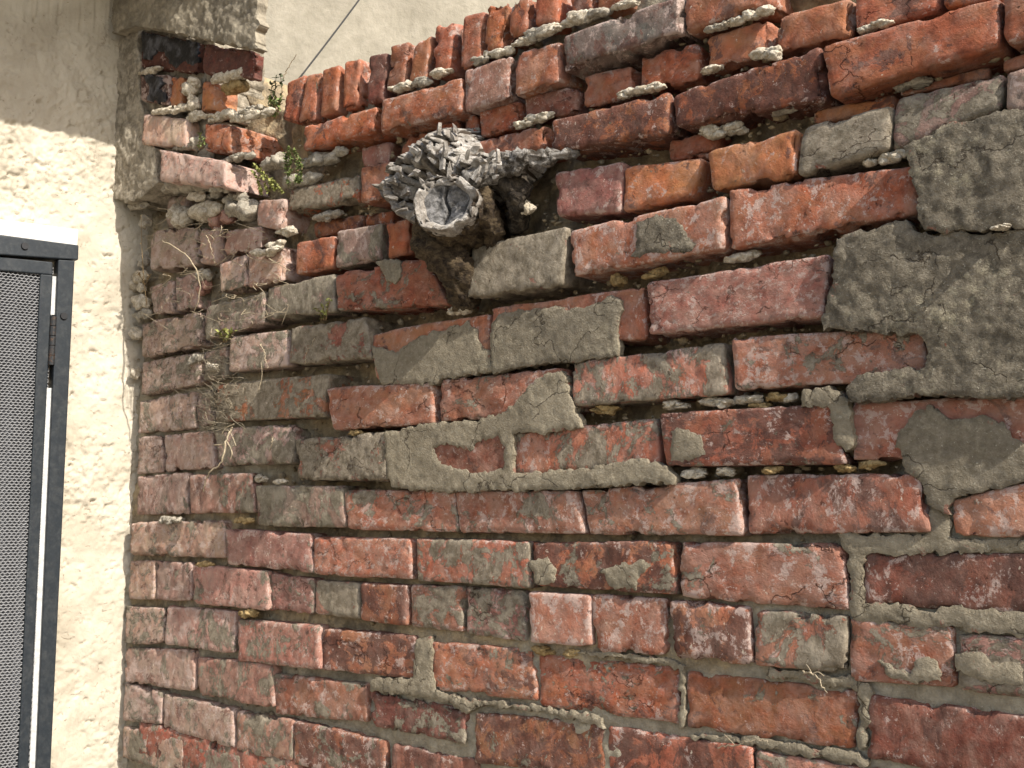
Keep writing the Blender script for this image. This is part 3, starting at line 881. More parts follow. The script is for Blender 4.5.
# courses traced one by one: corners TL TR BR BL, how far proud of the wall plane, look
BR = [
    # brick on edge along the top
    ((286, 81, 304, 74, 297, 124, 283, 120), .012, 'R k3'), ((304.5, 74, 320, 71, 315, 120, 298, 125), .014, 'R w3'),
    ((321, 69, 339, 64, 336, 112, 319, 117), .016, 'R'), ((344, 61, 360, 58, 357, 106, 341, 111), .014, 'R k1'),
    ((367, 55, 386, 51, 383, 101, 366, 105), .016, 'D k4'), ((389, 45, 408, 41, 404, 86, 386, 92), .016, 'R'),
    ((414, 42, 430, 34, 425, 81, 408, 84), .018, 'R'), ((433.5, 25, 453, 19, 449, 72, 431, 77), .018, 'R k1'),
    ((462, 16, 484, 10, 480, 62, 460, 70), .018, 'R'), ((487, 6, 507, 2, 502, 48, 482, 59), .018, 'O k1'),
    ((510, 0, 528, -6, 527, 31, 508, 46), .018, 'R'), ((533, -10, 558, -14, 558, 23, 533, 29), .018, 'R'),
    ((566, -14, 592, -20, 593, 9, 573, 16), .016, 'O'), ((597, -20, 624, -26, 624, 4, 598, 12), .016, 'R k1'),
    # second course from the top
    ((303, 126, 377, 105, 375, 131, 302, 151), .024, 'O w3 k1'), ((381, 99, 461, 76, 460, 112, 379, 133), .026, 'O w4 s1'),
    ((464, 70, 511, 54, 511, 97, 465, 112), .022, 'P w6'), ((513, 53, 560, 40, 559, 82, 513, 97), .022, 'R w5'),
    ((561, 35, 680, -5, 679, 32, 562, 72), .026, 'B w5 k3'), ((684, -10, 770, -40, 770, 5, 684, 32), .016, 'R'),
    ((775, 16, 851, -3, 850, 37, 774, 52), .012, 'R k1'), ((855, -6, 938, -28, 938, 10, 855, 34), .012, 'R k2'),
    ((944, -27, 1000, -45, 1000, -3, 944, 8), .012, 'O'),
    # third
    ((360, 147, 389, 141, 390, 164, 360, 170), -.004, 'P w5'), ((403, 137, 434, 128, 432, 150, 400, 158), .0, 'R'),
    ((434, 126, 457, 119, 457, 142, 434, 148), .002, 'R k1'), ((460, 117, 476, 114, 477, 139, 462, 141), .004, 'R'),
    ((478, 110, 518, 100, 517, 127, 480, 138), .008, 'O k1'), ((524, 96, 577, 84, 576, 113, 525, 121), .006, 'D w3'),
    ((581, 75, 632, 65, 631, 95, 582, 110), .008, 'R'), ((639, 53, 697, 42, 698, 80, 639, 91), .010, 'O k1'),
    ((706, 36, 768, 18, 768, 56, 706, 70), .008, 'R w3'),
    # fourth
    ((290, 190, 358, 172, 357, 200, 287, 213), .014, 'O s6 k2'), ((360, 167, 425, 153, 425, 190, 360, 203), .016, 'R k2'),
    ((464, 143, 545, 125, 544, 152, 466, 162), .014, 'R'), ((552, 120, 668, 90, 667, 133, 552, 152), .026, 'R k5 w3'),
    ((671, 94, 820, 46, 823, 99, 675, 127), .024, 'R k6'), ((821, 46, 1000, -6, 998, 46, 829, 98), .028, 'R w1'),
    ((1003, -8, 1092, -36, 1092, 22, 1005, 43), .026, 'R'),
    # fifth, some set back
    ((313, 222, 361, 213, 361, 230, 313, 238), -.010, 'R k3 s2'), ((364, 214, 392, 209, 392, 225, 364, 228), -.012, 'R k4'),
    ((668, 139, 722, 128, 712, 157, 668, 160), -.004, 'R'), ((813, 110, 895, 93, 893, 110, 813, 124), -.002, 'Y w2'),
    ((900, 88, 988, 66, 988, 78, 900, 96), -.004, 'R'), ((1002, 60, 1084, 34, 1084, 52, 1003, 72), .004, 'R'),
    ((554, 172, 622, 160, 620, 212, 556, 217), .018, 'P w4'), ((624, 167, 703, 157, 690, 197, 622, 212), .016, 'Y k1 w3'),
    ((705, 151, 798, 128, 796, 177, 712, 190), .022, 'Y w2'), ((800, 127, 891, 103, 889, 149, 797, 177), .024, 'G s9 k2'),
    ((893, 97, 1003, 73, 1001, 109, 890, 152), .020, 'M s5'), ((1004, 72, 1084, 52, 1084, 112, 1004, 114), .024, 'M w5 s3'),
    # sixth
    ((246, 250, 282, 246, 283, 281, 248, 288), .018, 'P w8 k2'), ((296, 242, 334, 234, 333, 268, 295, 275), .016, 'O'),
    ((335, 230, 382, 223, 378, 260, 334, 268), .018, 'M w7 s4'), ((385, 223, 408, 218, 409, 254, 388, 259), .014, 'O w1'),
    ((471, 246, 565, 226, 562, 286, 467, 299), .026, 'G s8 w5'), ((566, 229, 725, 196, 724, 249, 570, 276), .026, 'R w7'),
    ((728, 190, 915, 163, 918, 212, 730, 250), .022, 'R w5 k1'), ((919, 160, 1084, 126, 1084, 190, 920, 206), .012, 'R'),
    # seventh
    ((203, 307, 264, 291, 265, 323, 204, 340), .018, 'M s6 w6'), ((266, 288, 334, 273, 336, 312, 265, 320), .020, 'M s6 w6'),
    ((335, 273, 425, 257, 448, 304, 337, 311), .024, 'R s3'), ((645, 282, 829, 253, 823, 316, 648, 335), .022, 'P w6'),
    ((491, 308, 643, 286, 645, 339, 492, 348), .016, 'R w3'), ((832, 250, 1084, 214, 1084, 290, 828, 318), .008, 'R'),
    # eighth
    ((140, 322, 200, 312, 200, 346, 140, 358), .014, 'M s7'), ((204, 351, 227, 346, 227, 377, 203, 381), .010, 'G s8'),
    ((229, 336, 287, 329, 287, 366, 228, 372), .018, 'M w3 s4'), ((289, 327, 366, 317, 370, 358, 290, 365), .020, 'G s7'),
    ((369, 333, 489, 313, 491, 371, 375, 380), .014, 'R w4'), ((570, 362, 722, 342, 729, 394, 573, 407), .018, 'R s5 w6'),
    ((731, 337, 925, 327, 926, 378, 734, 390), .018, 'R w7 s3'), ((929, 327, 1084, 310, 1084, 380, 930, 385), .006, 'R'),
    # ninth
    ((140, 362, 200, 351, 200, 384, 139, 396), .010, 'M s7'), ((216, 384, 327, 373, 322, 417, 217, 422), .016, 'R s6 w3'),
    ((324, 388, 431, 381, 433, 424, 334, 430), .018, 'R w5'), ((436, 380, 564, 367, 577, 412, 439, 422), .016, 'R w5 s2'),
    ((139, 402, 192, 392, 193, 427, 139, 432), .008, 'M s6'), ((196, 392, 213, 388, 213, 424, 196, 427), .004, 'M s7'),
    ((658, 414, 833, 404, 846, 463, 665, 465), .018, 'R k5 s2 w4'), ((851, 404, 1040, 393, 1040, 458, 853, 460), .012, 'R w6'),
    # tenth
    ((138, 438, 161, 436, 161, 471, 137, 473), .008, 'P w4 s5'), ((164, 436, 212, 432, 214, 467, 165, 470), .010, 'M s4'),
    ((213, 430, 291, 425, 291, 462, 220, 465), .016, 'M s7 w4'), ((293, 441, 385, 433, 388, 480, 298, 479), .018, 'G s7 w4'),
    ((387, 433, 508, 428, 510, 476, 388, 482), .0185, 'D w3'), ((513, 434, 655, 419, 658, 466, 517, 474), .014, 'R w5 s4'),
    # eleventh
    ((136, 477, 187, 474, 188, 513, 135, 514), .010, 'P s4 w4'), ((189, 476, 252, 474, 254, 511, 190, 512), .014, 'P w5 s3'),
    ((255, 487, 341, 487, 345, 527, 257, 524), .016, 'M s5 w4'), ((344, 491, 452, 491, 456, 531, 349, 528), .014, 'R w6 s4'),
    ((454, 492, 576, 492, 584, 533, 459, 531), .014, 'R w7 s2'), ((580, 491, 737, 479, 742, 534, 588, 534), .014, 'R w7 s3'),
    ((745, 476, 920, 474, 931, 531, 748, 533), .014, 'R k3 w6'), ((950, 500, 1050, 478, 1050, 538, 951, 535), .014, 'R w5 s2'),
    # twelfth
    ((131, 524, 222, 521, 223, 557, 131, 554), .012, 'P s4 w4'), ((225, 530, 309, 535, 312, 572, 228, 563), .016, 'P w5 s2'),
    ((311, 538, 408, 540, 411, 579, 314, 573), .014, 'R w6'), ((414, 539, 528, 543, 530, 587, 417, 580), .014, 'R s5 w5'),
    ((531, 544, 671, 542, 676, 594, 536, 585), .014, 'R s3 w3 k5'), ((679, 543, 842, 545, 849, 610, 681, 596), .014, 'R w6 s1'),
    ((864, 553, 1062, 555, 1062, 617, 863, 604), .010, 'D w5 k5'),
    # thirteenth, headers
    ((129, 562, 154, 561, 153, 598, 128, 599), .010, 'P s4'), ((156, 562, 191, 564, 190, 599, 156, 599), .010, 'M s5'),
    ((192, 566, 267, 572, 268, 610, 193, 602), .016, 'P w5 s2'), ((270, 574, 313, 580, 312, 613, 271, 609), .010, 'P w4 s3'),
    ((315, 580, 358, 584, 358, 618, 315, 613), .010, 'P s6'), ((360, 584, 406, 586, 406, 625, 360, 619), .012, 'R w4 k4'),
    ((410, 586, 463, 587, 462, 631, 410, 626), .010, 'R s5 w6'), ((467, 588, 525, 592, 526, 641, 466, 633), .010, 'P s5 w7'),
    ((528, 593, 588, 597, 590, 646, 530, 641), .016, 'R w9'), ((592, 596, 664, 600, 665, 655, 594, 650), .012, 'R w7'),
    ((669, 602, 749, 608, 751, 664, 673, 657), .014, 'R w7 k5'), ((753, 611, 846, 617, 847, 672, 755, 664), .014, 'R s5 w5 k2'),
    ((850, 619, 952, 627, 954, 687, 850, 680), .012, 'R w5 s3'), ((957, 634, 1062, 640, 1062, 703, 958, 689), .012, 'P s6 w6'),
    # fourteenth
    ((125, 607, 163, 609, 163, 642, 125, 644), .010, 'M s7'), ((166, 607, 234, 612, 233, 653, 166, 643), .012, 'P s5'),
    ((236, 620, 317, 627, 320, 668, 238, 660), .014, 'P w5 s3'), ((323, 629, 414, 637, 412, 678, 322, 669), .010, 'R k5 w5'),
    ((430, 642, 532, 651, 537, 700, 428, 688), .010, 'R k2 w5 s2'), ((538, 655, 679, 668, 678, 723, 541, 704), .008, 'O k1 w4 s2'),
    ((687, 672, 857, 692, 855, 749, 687, 727), .008, 'O w3 s1'), ((868, 696, 1062, 723, 1062, 792, 867, 757), .006, 'D w3 k2'),
    # fifteenth and below
    ((125, 649, 193, 651, 194, 691, 125, 681), .010, 'M s5'), ((196, 658, 272, 665, 272, 707, 197, 694), .012, 'P s4 w3'),
    ((274, 675, 366, 685, 366, 721, 275, 713), .008, 'R w6 s3'), ((370, 691, 465, 710, 464, 743, 370, 725), .006, 'D k3 s3'),
    ((475, 713, 602, 725, 603, 777, 476, 761), .006, 'R k4 s2 w3'), ((606, 727, 753, 748, 753, 803, 607, 779), .006, 'R k4 w3'),
    ((757, 752, 862, 768, 862, 828, 757, 806), .006, 'P s4 w4'), ((866, 768, 1062, 800, 1062, 860, 866, 830), .006, 'R'),
    ((124, 684, 161, 693, 160, 724, 123, 719), .010, 'M s6'), ((163, 695, 233, 710, 233, 747, 163, 727), .010, 'P s4 w4'),
    ((236, 712, 292, 722, 292, 760, 236, 751), .008, 'P s4 w5'), ((294, 722, 384, 742, 384, 785, 294, 764), .006, 'R k5 w6 s3'),
    ((392, 745, 475, 760, 476, 800, 392, 785), .006, 'D s2 k4'), ((122, 727, 182, 740, 183, 776, 122, 758), .010, 'M s7'),
    ((186, 745, 240, 756, 240, 797, 186, 782), .010, 'P s5'), ((243, 757, 292, 766, 292, 806, 243, 797), .008, 'P s4'),
    # left end, broken pieces by the corner
    ((150, 230, 196, 226, 197, 264, 150, 270), .022, 'M w6 s4'), ((198, 227, 216, 226, 214, 262, 199, 264), .024, 'W w9'),
    ((224, 230, 262, 225, 262, 249, 222, 255), .020, 'P w4'), ((217, 262, 245, 254, 247, 288, 219, 293), .020, 'W s4 w9 k2'),
    ((148, 287, 173, 279, 172, 313, 153, 314), .016, 'M s7'), ((175, 276, 198, 272, 197, 308, 175, 311), .016, 'M s7'),
    ((256, 200, 284, 198, 282, 230, 256, 226), .022, 'P w5'), ((168, 196, 186, 193, 186, 228, 164, 230), .006, 'M s6'),
]
for q, d, code in BR:
    if q[1] > 690: d = max(d, .0105)
    upr = q[2] - q[0] < 40 and q[1] < 90 and q[0] > 280
    brick(q, d, code, wall, r=0.0055 if q[1] < 250 else 0.0042, chip=0.014 if q[1] < 300 else 0.009)

# a few courses past the right edge of the view and below it, so the wall goes on
for k in range(17):
    a = WP(1092, 40 + k * 66, 0.012)
for row in range(5):
    z = WP(600, 800, 0.01)[2] - 0.055 - row * 0.075
    for c_ in range(9):
        x = 0.06 + c_ * 0.225 + (0.11 if row % 2 else 0)
        g = random.Random(row * 50 + c_)
        NB[0] += 1
        Q, Fq, e = worn_box(0.21, 0.062, 0.1, 0.012, 0.006, 0.002, 0.008, NB[0])
        V = Q + np.array([x + 0.105, -0.010, z + g.uniform(-.003, .003)])
        o = mesh_obj('brick', V, Fq, M_BRICK, wall, True, {'edge': e})
        o.color = (0.27 * g.uniform(.8, 1.1), 0.08, 0.05, 1)
        o['smear'], o['white'], o['dark'] = 0.3, 0.4, 0.2

# bedding mortar: a rough sheet set back between the bricks, nearly flush low on the right, deep in the open joints
top_pts = [(100, 60), (222, 62), (236, 98), (284, 108), (390, 72), (500, 30), (625, -8), (770, -55), (1100, -150)]
tx = [WP(x, y, 0)[0] for x, y in top_pts]
tz = [WP(x, y, 0)[2] for x, y in top_pts]
xs = np.concatenate([np.linspace(-0.05, 2.02, 400), np.linspace(2.04, 2.6, 8)])
vs_ = np.concatenate([np.linspace(0, 0.28, 6)[:-1], np.linspace(0.28, 1, 330)])
X, Vv = np.meshgrid(xs, vs_)
zt = np.interp(X, tx, tz)
Zz = 0.02 + (zt - 0.02) * Vv
P = np.stack([X.ravel(), np.zeros(X.size), Zz.ravel()], 1)
pxx, pyy = proj(P)


def sstep(a, lo, hi):
    t = np.clip((a - lo) / (hi - lo), 0, 1)
    return t * t * (3 - 2 * t)


topx_ = [p[0] for p in top_pts]
topy_ = [p[1] for p in top_pts]
low = sstep(pyy + 0.10 * (pxx - 500), 545, 640) * sstep(pxx, 240, 420)
left = sstep(360 - pxx, 0, 120) * sstep(pyy, 300, 420)
right = sstep(pxx + 0.5 * pyy, 1080, 1150) * sstep(pyy, 380, 520)
toprow = sstep(np.interp(pxx, topx_, topy_) + 46 - pyy, -14, 8) * sstep(pxx, 280, 300)
flush = np.maximum(np.maximum(np.maximum(low, left * 0.75), right), toprow * 0.62)
flush = np.maximum(flush, 0.55 * sstep(300 - pxx, 0, 60) * sstep(pyy, 190, 230))
flush = np.maximum(flush, 0.72 * sstep(pyy + 0.04 * (pxx - 500), 470, 560))
n1 = fbm(P, 14, 3, 41)
n2 = fbm(P, 55, 4, 42, 0.6)
recess = 0.036 * (1 - flush) + (-0.0035) * flush
Y = recess + (0.009 * (1 - flush) + 0.0050) * n1 + (0.007 * (1 - flush) + 0.0042) * n2
P[:, 1] = Y
nc = len(xs)
nr = len(vs_)
Fc = [(j * nc + i, j * nc + i + 1, (j + 1) * nc + i + 1, (j + 1) * nc + i) for j in range(nr - 1) for i in range(nc - 1)]
n0 = len(P)
top_i = [(nr - 1) * nc + i for i in range(nc)]
bk_t = np.stack([xs, np.full(nc, 0.21), np.interp(xs, tx, tz)], 1)
bk_b = np.stack([xs, np.full(nc, 0.21), np.full(nc, 0.02)], 1)
allV = np.concatenate([P, bk_t, bk_b])
for i in range(nc - 1):
    Fc.append((top_i[i], top_i[i + 1], n0 + i + 1, n0 + i))
    Fc.append((n0 + i, n0 + i + 1, n0 + nc + i + 1, n0 + nc + i))
band = sstep(pyy, 455, 490) * (1 - sstep(pyy - .09 * (pxx - 500), 640, 690)) * (1 - sstep(pxx, 700, 860))
er = np.concatenate([np.maximum(1 - flush, .72 * band), np.ones(2 * nc)])
mesh_obj('bedding_mortar', allV, Fc, M_MORTAR, wall, True, {'eroded': er})

# cement patches
patch([(905, 144), (928, 135), (953, 122), (980, 117), (1000, 112), (1070, 104), (1070, 224), (1018, 226), (993, 228), (963, 228), (938, 232), (925, 228), (918, 219), (915, 212), (917, 190), (905, 160)],
      .034, wall, .9, .026, seed=3, amp=.002)
patch([(834, 237), (850, 233), (880, 227), (904, 219), (915, 229), (928, 235), (958, 232), (1024, 230), (1074, 228), (1074, 396), (1024, 396), (975, 399), (908, 396), (860, 403), (848, 401), (848, 384), (858, 377), (890, 371), (925, 366), (929, 350), (921, 336), (890, 331), (850, 330), (823, 329), (821, 308), (828, 295), (832, 270)],
      .029, wall, 0.8, .02, seed=4, amp=.0018)
brick((940, 333, 952, 331, 956, 345, 944, 348), .0290, 'R w3', wall, r=.003, dep=.03)
patch([(491, 322), (500, 313), (528, 309), (555, 306), (570, 309), (600, 303), (610, 294), (622, 301), (616, 332), (617, 356), (570, 361), (512, 368), (492, 372), (489, 345)], .0205, wall, .45, .014, seed=5)
patch([(370, 346), (395, 352), (408, 343), (420, 336), (468, 322), (476, 330), (480, 346), (490, 349), (491, 372), (440, 378), (436, 384), (380, 384), (374, 365)], .0185, wall, .35, .014, seed=6)
patch([(540, 377), (560, 371), (568, 390), (573, 408), (580, 427), (545, 433), (513, 434), (513, 473), (540, 472), (600, 465), (640, 459), (655, 462), (665, 468), (674, 477), (674, 484), (640, 484), (575, 489), (512, 491), (450, 491), (392, 489), (387, 478), (384, 440), (383, 433), (418, 424), (477, 421), (505, 412), (520, 397)],
      .0205, wall, .2, .014, seed=7, holes=[[(432, 447), (448, 444), (470, 450), (480, 440), (499, 437), (503, 450), (503, 470), (480, 474), (462, 470), (440, 463)]])
patch([(804, 393), (822, 385), (831, 388), (846, 399), (848, 417), (852, 444), (843, 454), (836, 447), (832, 417), (828, 408), (799, 406)], .0215, wall, .2, .016, seed=8)
patch([(915, 412), (930, 406), (948, 420), (983, 416), (1003, 422), (1008, 437), (1024, 443), (1074, 445), (1074, 472), (1024, 483), (993, 489), (958, 497), (949, 504), (948, 514), (928, 505), (927, 497), (918, 482), (905, 471), (904, 459), (893, 446), (898, 434)],
      .0165, wall, .45, .014, seed=9)
patch([(834, 532), (900, 534), (928, 534), (928, 507), (949, 516), (951, 535), (963, 539), (1074, 540), (1074, 553), (866, 553), (863, 575), (863, 604), (895, 604), (920, 610), (960, 606), (1074, 619), (1074, 638), (978, 634), (950, 627), (925, 628), (890, 622), (855, 619), (849, 605), (848, 560), (843, 545)],
      .0125, wall, .15, .014, seed=10)
patch([(637, 222), (654, 214), (672, 217), (684, 229), (697, 244), (694, 252), (632, 256)], .0285, wall, .7, .006, seed=12)
patch([(375, 262), (390, 258), (401, 262), (400, 276), (395, 284), (386, 280), (380, 268)], .0265, wall, .3, .008, seed=13, sp=.004)
patch([(415, 640), (430, 638), (433, 690), (470, 700), (535, 706), (600, 718), (604, 728), (540, 712), (480, 706), (466, 712), (440, 700), (370, 690), (368, 680), (412, 679)], .013, wall, .1, .014, seed=14)
patch([(574, 652), (600, 652), (664, 658), (680, 664), (684, 672), (684, 728), (679, 726), (679, 669), (640, 662), (590, 655)], .011, wall, .1, .014, seed=15)
patch([(768, 668), (800, 671), (848, 676), (868, 684), (870, 694), (866, 750), (858, 750), (858, 692), (820, 684), (768, 676)], .011, wall, .1, .014, seed=16)
patch([(690, 733), (740, 737), (790, 745), (858, 752), (868, 760), (860, 766), (800, 754), (754, 747), (690, 738)], .011, wall, .1, .014, seed=18)
patch([(876, 661), (884, 660), (896, 670), (910, 672), (914, 660), (936, 660), (938, 682), (900, 681), (884, 674)], .0145, wall, .1, .006, seed=20, sp=.004)
patch([(956, 656), (980, 652), (990, 662), (1018, 662), (1022, 684), (990, 684), (958, 672)], .0145, wall, .1, .006, seed=22, sp=.004)
patch([(528, 562), (548, 556), (556, 570), (552, 585), (534, 582)], .0165, wall, .2, .006, seed=23, sp=.004)
patch([(600, 570), (612, 566), (640, 560), (652, 566), (640, 576), (636, 590), (616, 590), (606, 584)], .0165, wall, .2, .006, seed=24, sp=.004)
patch([(672, 432), (684, 428), (698, 436), (704, 456), (690, 462), (670, 460)], .0205, wall, .3, .006, seed=25, sp=.004)

# lumps of loose lime and pebbles caught in the joints
LU = [
    (322, 158, 27, 8, .006, 'g'), (300, 181, 15, 7, .01, 'g'), (275, 164, 11, 9, .02, 'g'), (402, 88, 15, 4, .016, 'c'), (422, 82, 8, 5, .016, 'g'), (442, 73, 9, 4, .016, 'c'),
    (498, 53, 13, 5, .014, 'c'), (480, 60, 8, 4, .014, 'g'), (522, 41, 10, 5, .014, 'c'), (536, 34, 11, 6, .016, 'g'), (552, 29, 11, 6, .018, 'c'), (580, 19, 13, 7, .014, 'c'), (600, 12, 11, 5, .014, 'g'), (628, 3, 14, 5, .014, 'c'),
    (722, 131, 26, 7, .004, 'c'), (652, 88, 18, 4, .014, 'c'), (628, 94, 12, 4, .014, 'c'), (538, 118, 17, 5, .012, 'c'), (524, 124, 9, 4, .014, 'c'), (762, 54, 10, 6, .018, 'c'), (712, 70, 10, 4, .014, 'c'),
    (716, 28, 12, 4, .012, 'g'), (733, 22, 12, 4, .012, 'c'), (752, 16, 5, 4, .014, 'c'), (766, 11, 6, 5, .014, 'c'), (868, 30, 8, 3.5, .016, 'c'), (883, 24, 7, 4, .016, 'c'), (773, 54, 6, 6, .018, 'c'),
    (895, 157, 19, 5, .012, 'c'), (872, 162, 8, 4, .012, 'c'), (784, 109, 14, 5, .004, 'g'), (912, 84, 24, 5, .0, 'g'), (656, 274, 10, 5, .004, 'o'), (742, 257, 17, 5, .008, 'c'), (620, 281, 6, 6, .004, 'o'),
    (458, 310, 11, 4, .014, 'c'), (286, 232, 6, 5, .016, 'c'), (327, 217, 12, 5, .0, 'g'), (604, 409, 14, 5, .006, 'o'), (677, 405, 12, 4.5, .008, 'c'), (717, 403, 17, 5, .008, 'c'), (752, 400, 10, 5, .008, 'c'), (760, 406, 12, 4, .006, 'o'),
    (778, 398, 11, 5, .006, 'o'), (790, 399, 6, 5, .006, 'c'), (694, 473, 13, 5, .008, 'c'), (726, 472, 8, 5, .006, 'c'), (772, 470, 9, 4, .010, 'o'), (868, 465, 10, 5, .008, 'o'), (845, 468, 9, 4, .01, 'o'),
    (281, 482, 6, 4, .008, 'c'), (262, 479, 5, 4, .008, 'c'), (358, 433, 8, 3, .008, 'o'), (574, 652, 8, 4, .006, 'o'), (545, 650, 12, 5, .006, 'o'), (1002, 227, 8, 2.5, .036, 'c'),
    (203, 213, 14, 10, .024, 'c'), (240, 213, 11, 11, .022, 'g'), (223, 216, 8, 9, .018, 'p'), (182, 218, 7, 12, .02, 'c'), (198, 197, 8, 5, .03, 'c'), (236, 197, 10, 5, .026, 'g'), (212, 197, 13, 4, .022, 'g'), (265, 252, 16, 4, .026, 'c'), (276, 246, 10, 4, .024, 'c'),
    (143, 301, 7, 9, .012, 'c'), (138, 288, 7, 6, .01, 'c'), (142, 316, 6, 6, .012, 'g'), (205, 275, 6, 6, .014, 'g'), (206, 286, 4, 9, .012, 'p'), (291, 233, 5, 4, .016, 'c'), (172, 521, 14, 4, .012, 'g'), (245, 521, 11, 3, .012, 'o'), (206, 565, 8, 3, .012, 'o'), (248, 614, 12, 4, .010, 'o'),
    (140, 206, 7, 4, .03, 'g'), (146, 222, 4, 6, .02, 'g'), (144, 262, 3, 6, .012, 'g'), (140, 278, 6, 6, .012, 'c'), (138, 334, 4, 9, .01, 'c'), (137, 372, 3, 8, .008, 'c'),
    (528, 209, 5, 8, .02, 'c'), (524, 200, 3, 5, .02, 'c'), (196, 360, 5, 5, .014, 'g'), (212, 366, 5, 4, .012, 'c'),
]
M_PINKST = two_tone('pink_brick_bit', (0.30, 0.14, 0.10), (0.44, 0.26, 0.20), 0.35, 0.6, 90)
LM = {'c': M_CREAM, 'g': M_GREYLUMP, 'o': M_OCHRE, 'p': M_PINKST}
for x, y, rx, ry, d, m in LU:
    lump(x, y, rx, ry, d, LM[m], wall)

# crumbs of mortar lying in the joints, too many to pick apart
quads = [np.array(q).reshape(4, 2) for q, d, c_ in BR]


def in_brick(px, py):
    for Q4 in quads:
        if px < Q4[:, 0].min() or px > Q4[:, 0].max() or py < Q4[:, 1].min() or py > Q4[:, 1].max(): continue
        s = 0
        for i in range(4):
            a, b = Q4[i], Q4[(i + 1) % 4]
            s += 1 if (b[0] - a[0]) * (py - a[1]) - (b[1] - a[1]) * (px - a[0]) > 0 else -1
        if abs(s) == 4: return True
    return False


cr = MB()
n = 0
tries = 0
topx = [p[0] for p in top_pts]
topy = [p[1] for p in top_pts]
while n < 1500 and tries < 60000:
    tries += 1
    px, py = rng.uniform(125, 1024), rng.uniform(20, 768)
    if py < np.interp(px, topx, topy) + 12 or in_brick(px, py) or (px < 290 and py < 200): continue
    if py > 560 and px > 300 and rng.random() < 0.75: continue
    c = WP(px, py, 0.0)
    r = rng.uniform(0.0012, 0.0038) * (1.0 if rng.random() < .85 else 1.5)
    y = rng.uniform(0.002, 0.024)
    V, Fq = lump_geo((c[0], y, c[2]), (r * rng.uniform(.8, 1.8), r, r * rng.uniform(.6, 1.1)), rng.randrange(999), 1, .5)
    cr.add(V, Fq, rng.uniform(.5, 1.0))
    n += 1
co = cr.build('mortar_crumbs', M_MORTAR, wall, True, 'eroded')
co['kind'] = 'stuff'

# ------------------------------------------------------------------ brick pier in the corner
pier = empty('brick_pier', tuple(WP(190, 200, .05)), 'crumbling brick pier under a rendered cap, in the corner beside the stucco wall', 'pier')
PB = [
    ((140, 30, 199, 42, 199, 74, 140, 67), .052, 'D k8', .12), ((201, 42, 254, 51, 253, 79, 202, 73), .056, 'D k6', .02),
    ((139, 72, 168, 75, 168, 105, 141, 101), .056, 'B w8 k6', .12), ((169, 75, 182, 76, 182, 107, 169, 105), .054, 'Y w2', .02),
    ((202, 80, 214, 83, 214, 113, 200, 113), .050, 'Y w2', .045),
    ((142, 113, 186, 118, 186, 148, 142, 144), .058, 'W w7', .03),
    ((203, 122, 231, 124, 231, 153, 204, 151), .056, 'O w4', .125),
    ((156, 148, 226, 161, 226, 188, 157, 181), .062, 'W w9', .09),
]
for q, d, code, dp in PB:
    brick(q, d, code, pier, r=.006, chip=.014, lean=0.04, dep=dp)
# black paint still clinging to two of its bricks
patch([(141, 32), (170, 37), (197, 43), (198, 62), (190, 66), (183, 60), (176, 68), (168, 62), (163, 52), (156, 50), (150, 60), (142, 58)], .0555, pier, 0, .006, M_PAINT, 'black_paint', seed=31, sp=.004, amp=.0006, fall=.002)
patch([(140, 74), (160, 76), (164, 84), (158, 90), (166, 96), (164, 103), (146, 100), (148, 86)], .0595, pier, 0, .006, M_PAINT, 'black_paint', seed=32, sp=.004, amp=.0006, fall=.002)
for x, y, rx, ry, d, m in [(193, 84, 6, 10, .054, 'c'), (192, 103, 5, 8, .052, 'c'), (172, 110, 24, 4, .056, 'c'), (220, 117, 14, 5, .05, 'c'), (245, 116, 18, 5, .052, 'c'), (252, 110, 12, 3.5, .05, 'g'), (198, 116, 9, 5, .052, 'c'),
                           (230, 76, 26, 5, .05, 'c'), (238, 88, 9, 8, .04, 'o'), (184, 148, 10, 3, .05, 'g'), (237, 158, 22, 4, .045, 'g'), (200, 141, 4, 9, .045, 'g'), (222, 187, 12, 5, .045, 'g'), (150, 71, 14, 3, .056, 'c'), (262, 115, 10, 4, .05, 'c')]:
    lump(x, y, rx, ry, d, LM[m], pier)
patch([(113, 30), (138, 27), (140, 65), (139, 100), (142, 112), (143, 142), (156, 148), (157, 181), (142, 196), (126, 203), (112, 196), (108, 150), (112, 110)], .052, pier, .3, .10, M_REMNANT, 'render_skin', seed=33, amp=.004, jit=.003)
patch([(112, -40), (260, -40), (258, 0), (255, 12), (258, 22), (255, 34), (257, 49), (228, 43), (200, 38), (165, 30), (135, 26), (112, 33)], .074, pier, 0, .02, M_CAP, 'render_cap', seed=34, amp=.004, jit=.003, fall=.012)
# rough core that carries the pieces
for q, d in (((112, 20, 215, 32, 215, 116, 112, 112), .038), ((116, 108, 212, 116, 212, 192, 118, 194), .036)):
    brick(q, d, 'M s9', pier, name='core_masonry', mat=M_REMNANT, dep=.10, r=.01, amp=.006, lean=0.0)

# ------------------------------------------------------------------ cut ivy stump in the wall
sc_ = np.array(WP(444, 203, .05))
ivy = empty('tree_stump', tuple(sc_), 'gnarled grey stump with a round sawn end growing out of the brick wall', 'stump')
ax = (CAM - sc_); ax = ax / np.linalg.norm(ax)
ax = np.array([0.42, -0.90, 0.02]); ax /= np.linalg.norm(ax)
ua = np.cross([0, 0, 1.0], ax); ua /= np.linalg.norm(ua)
va = np.cross(ax, ua)
ps = np.linalg.norm(sc_ - CAM) / F         # metres per pixel there


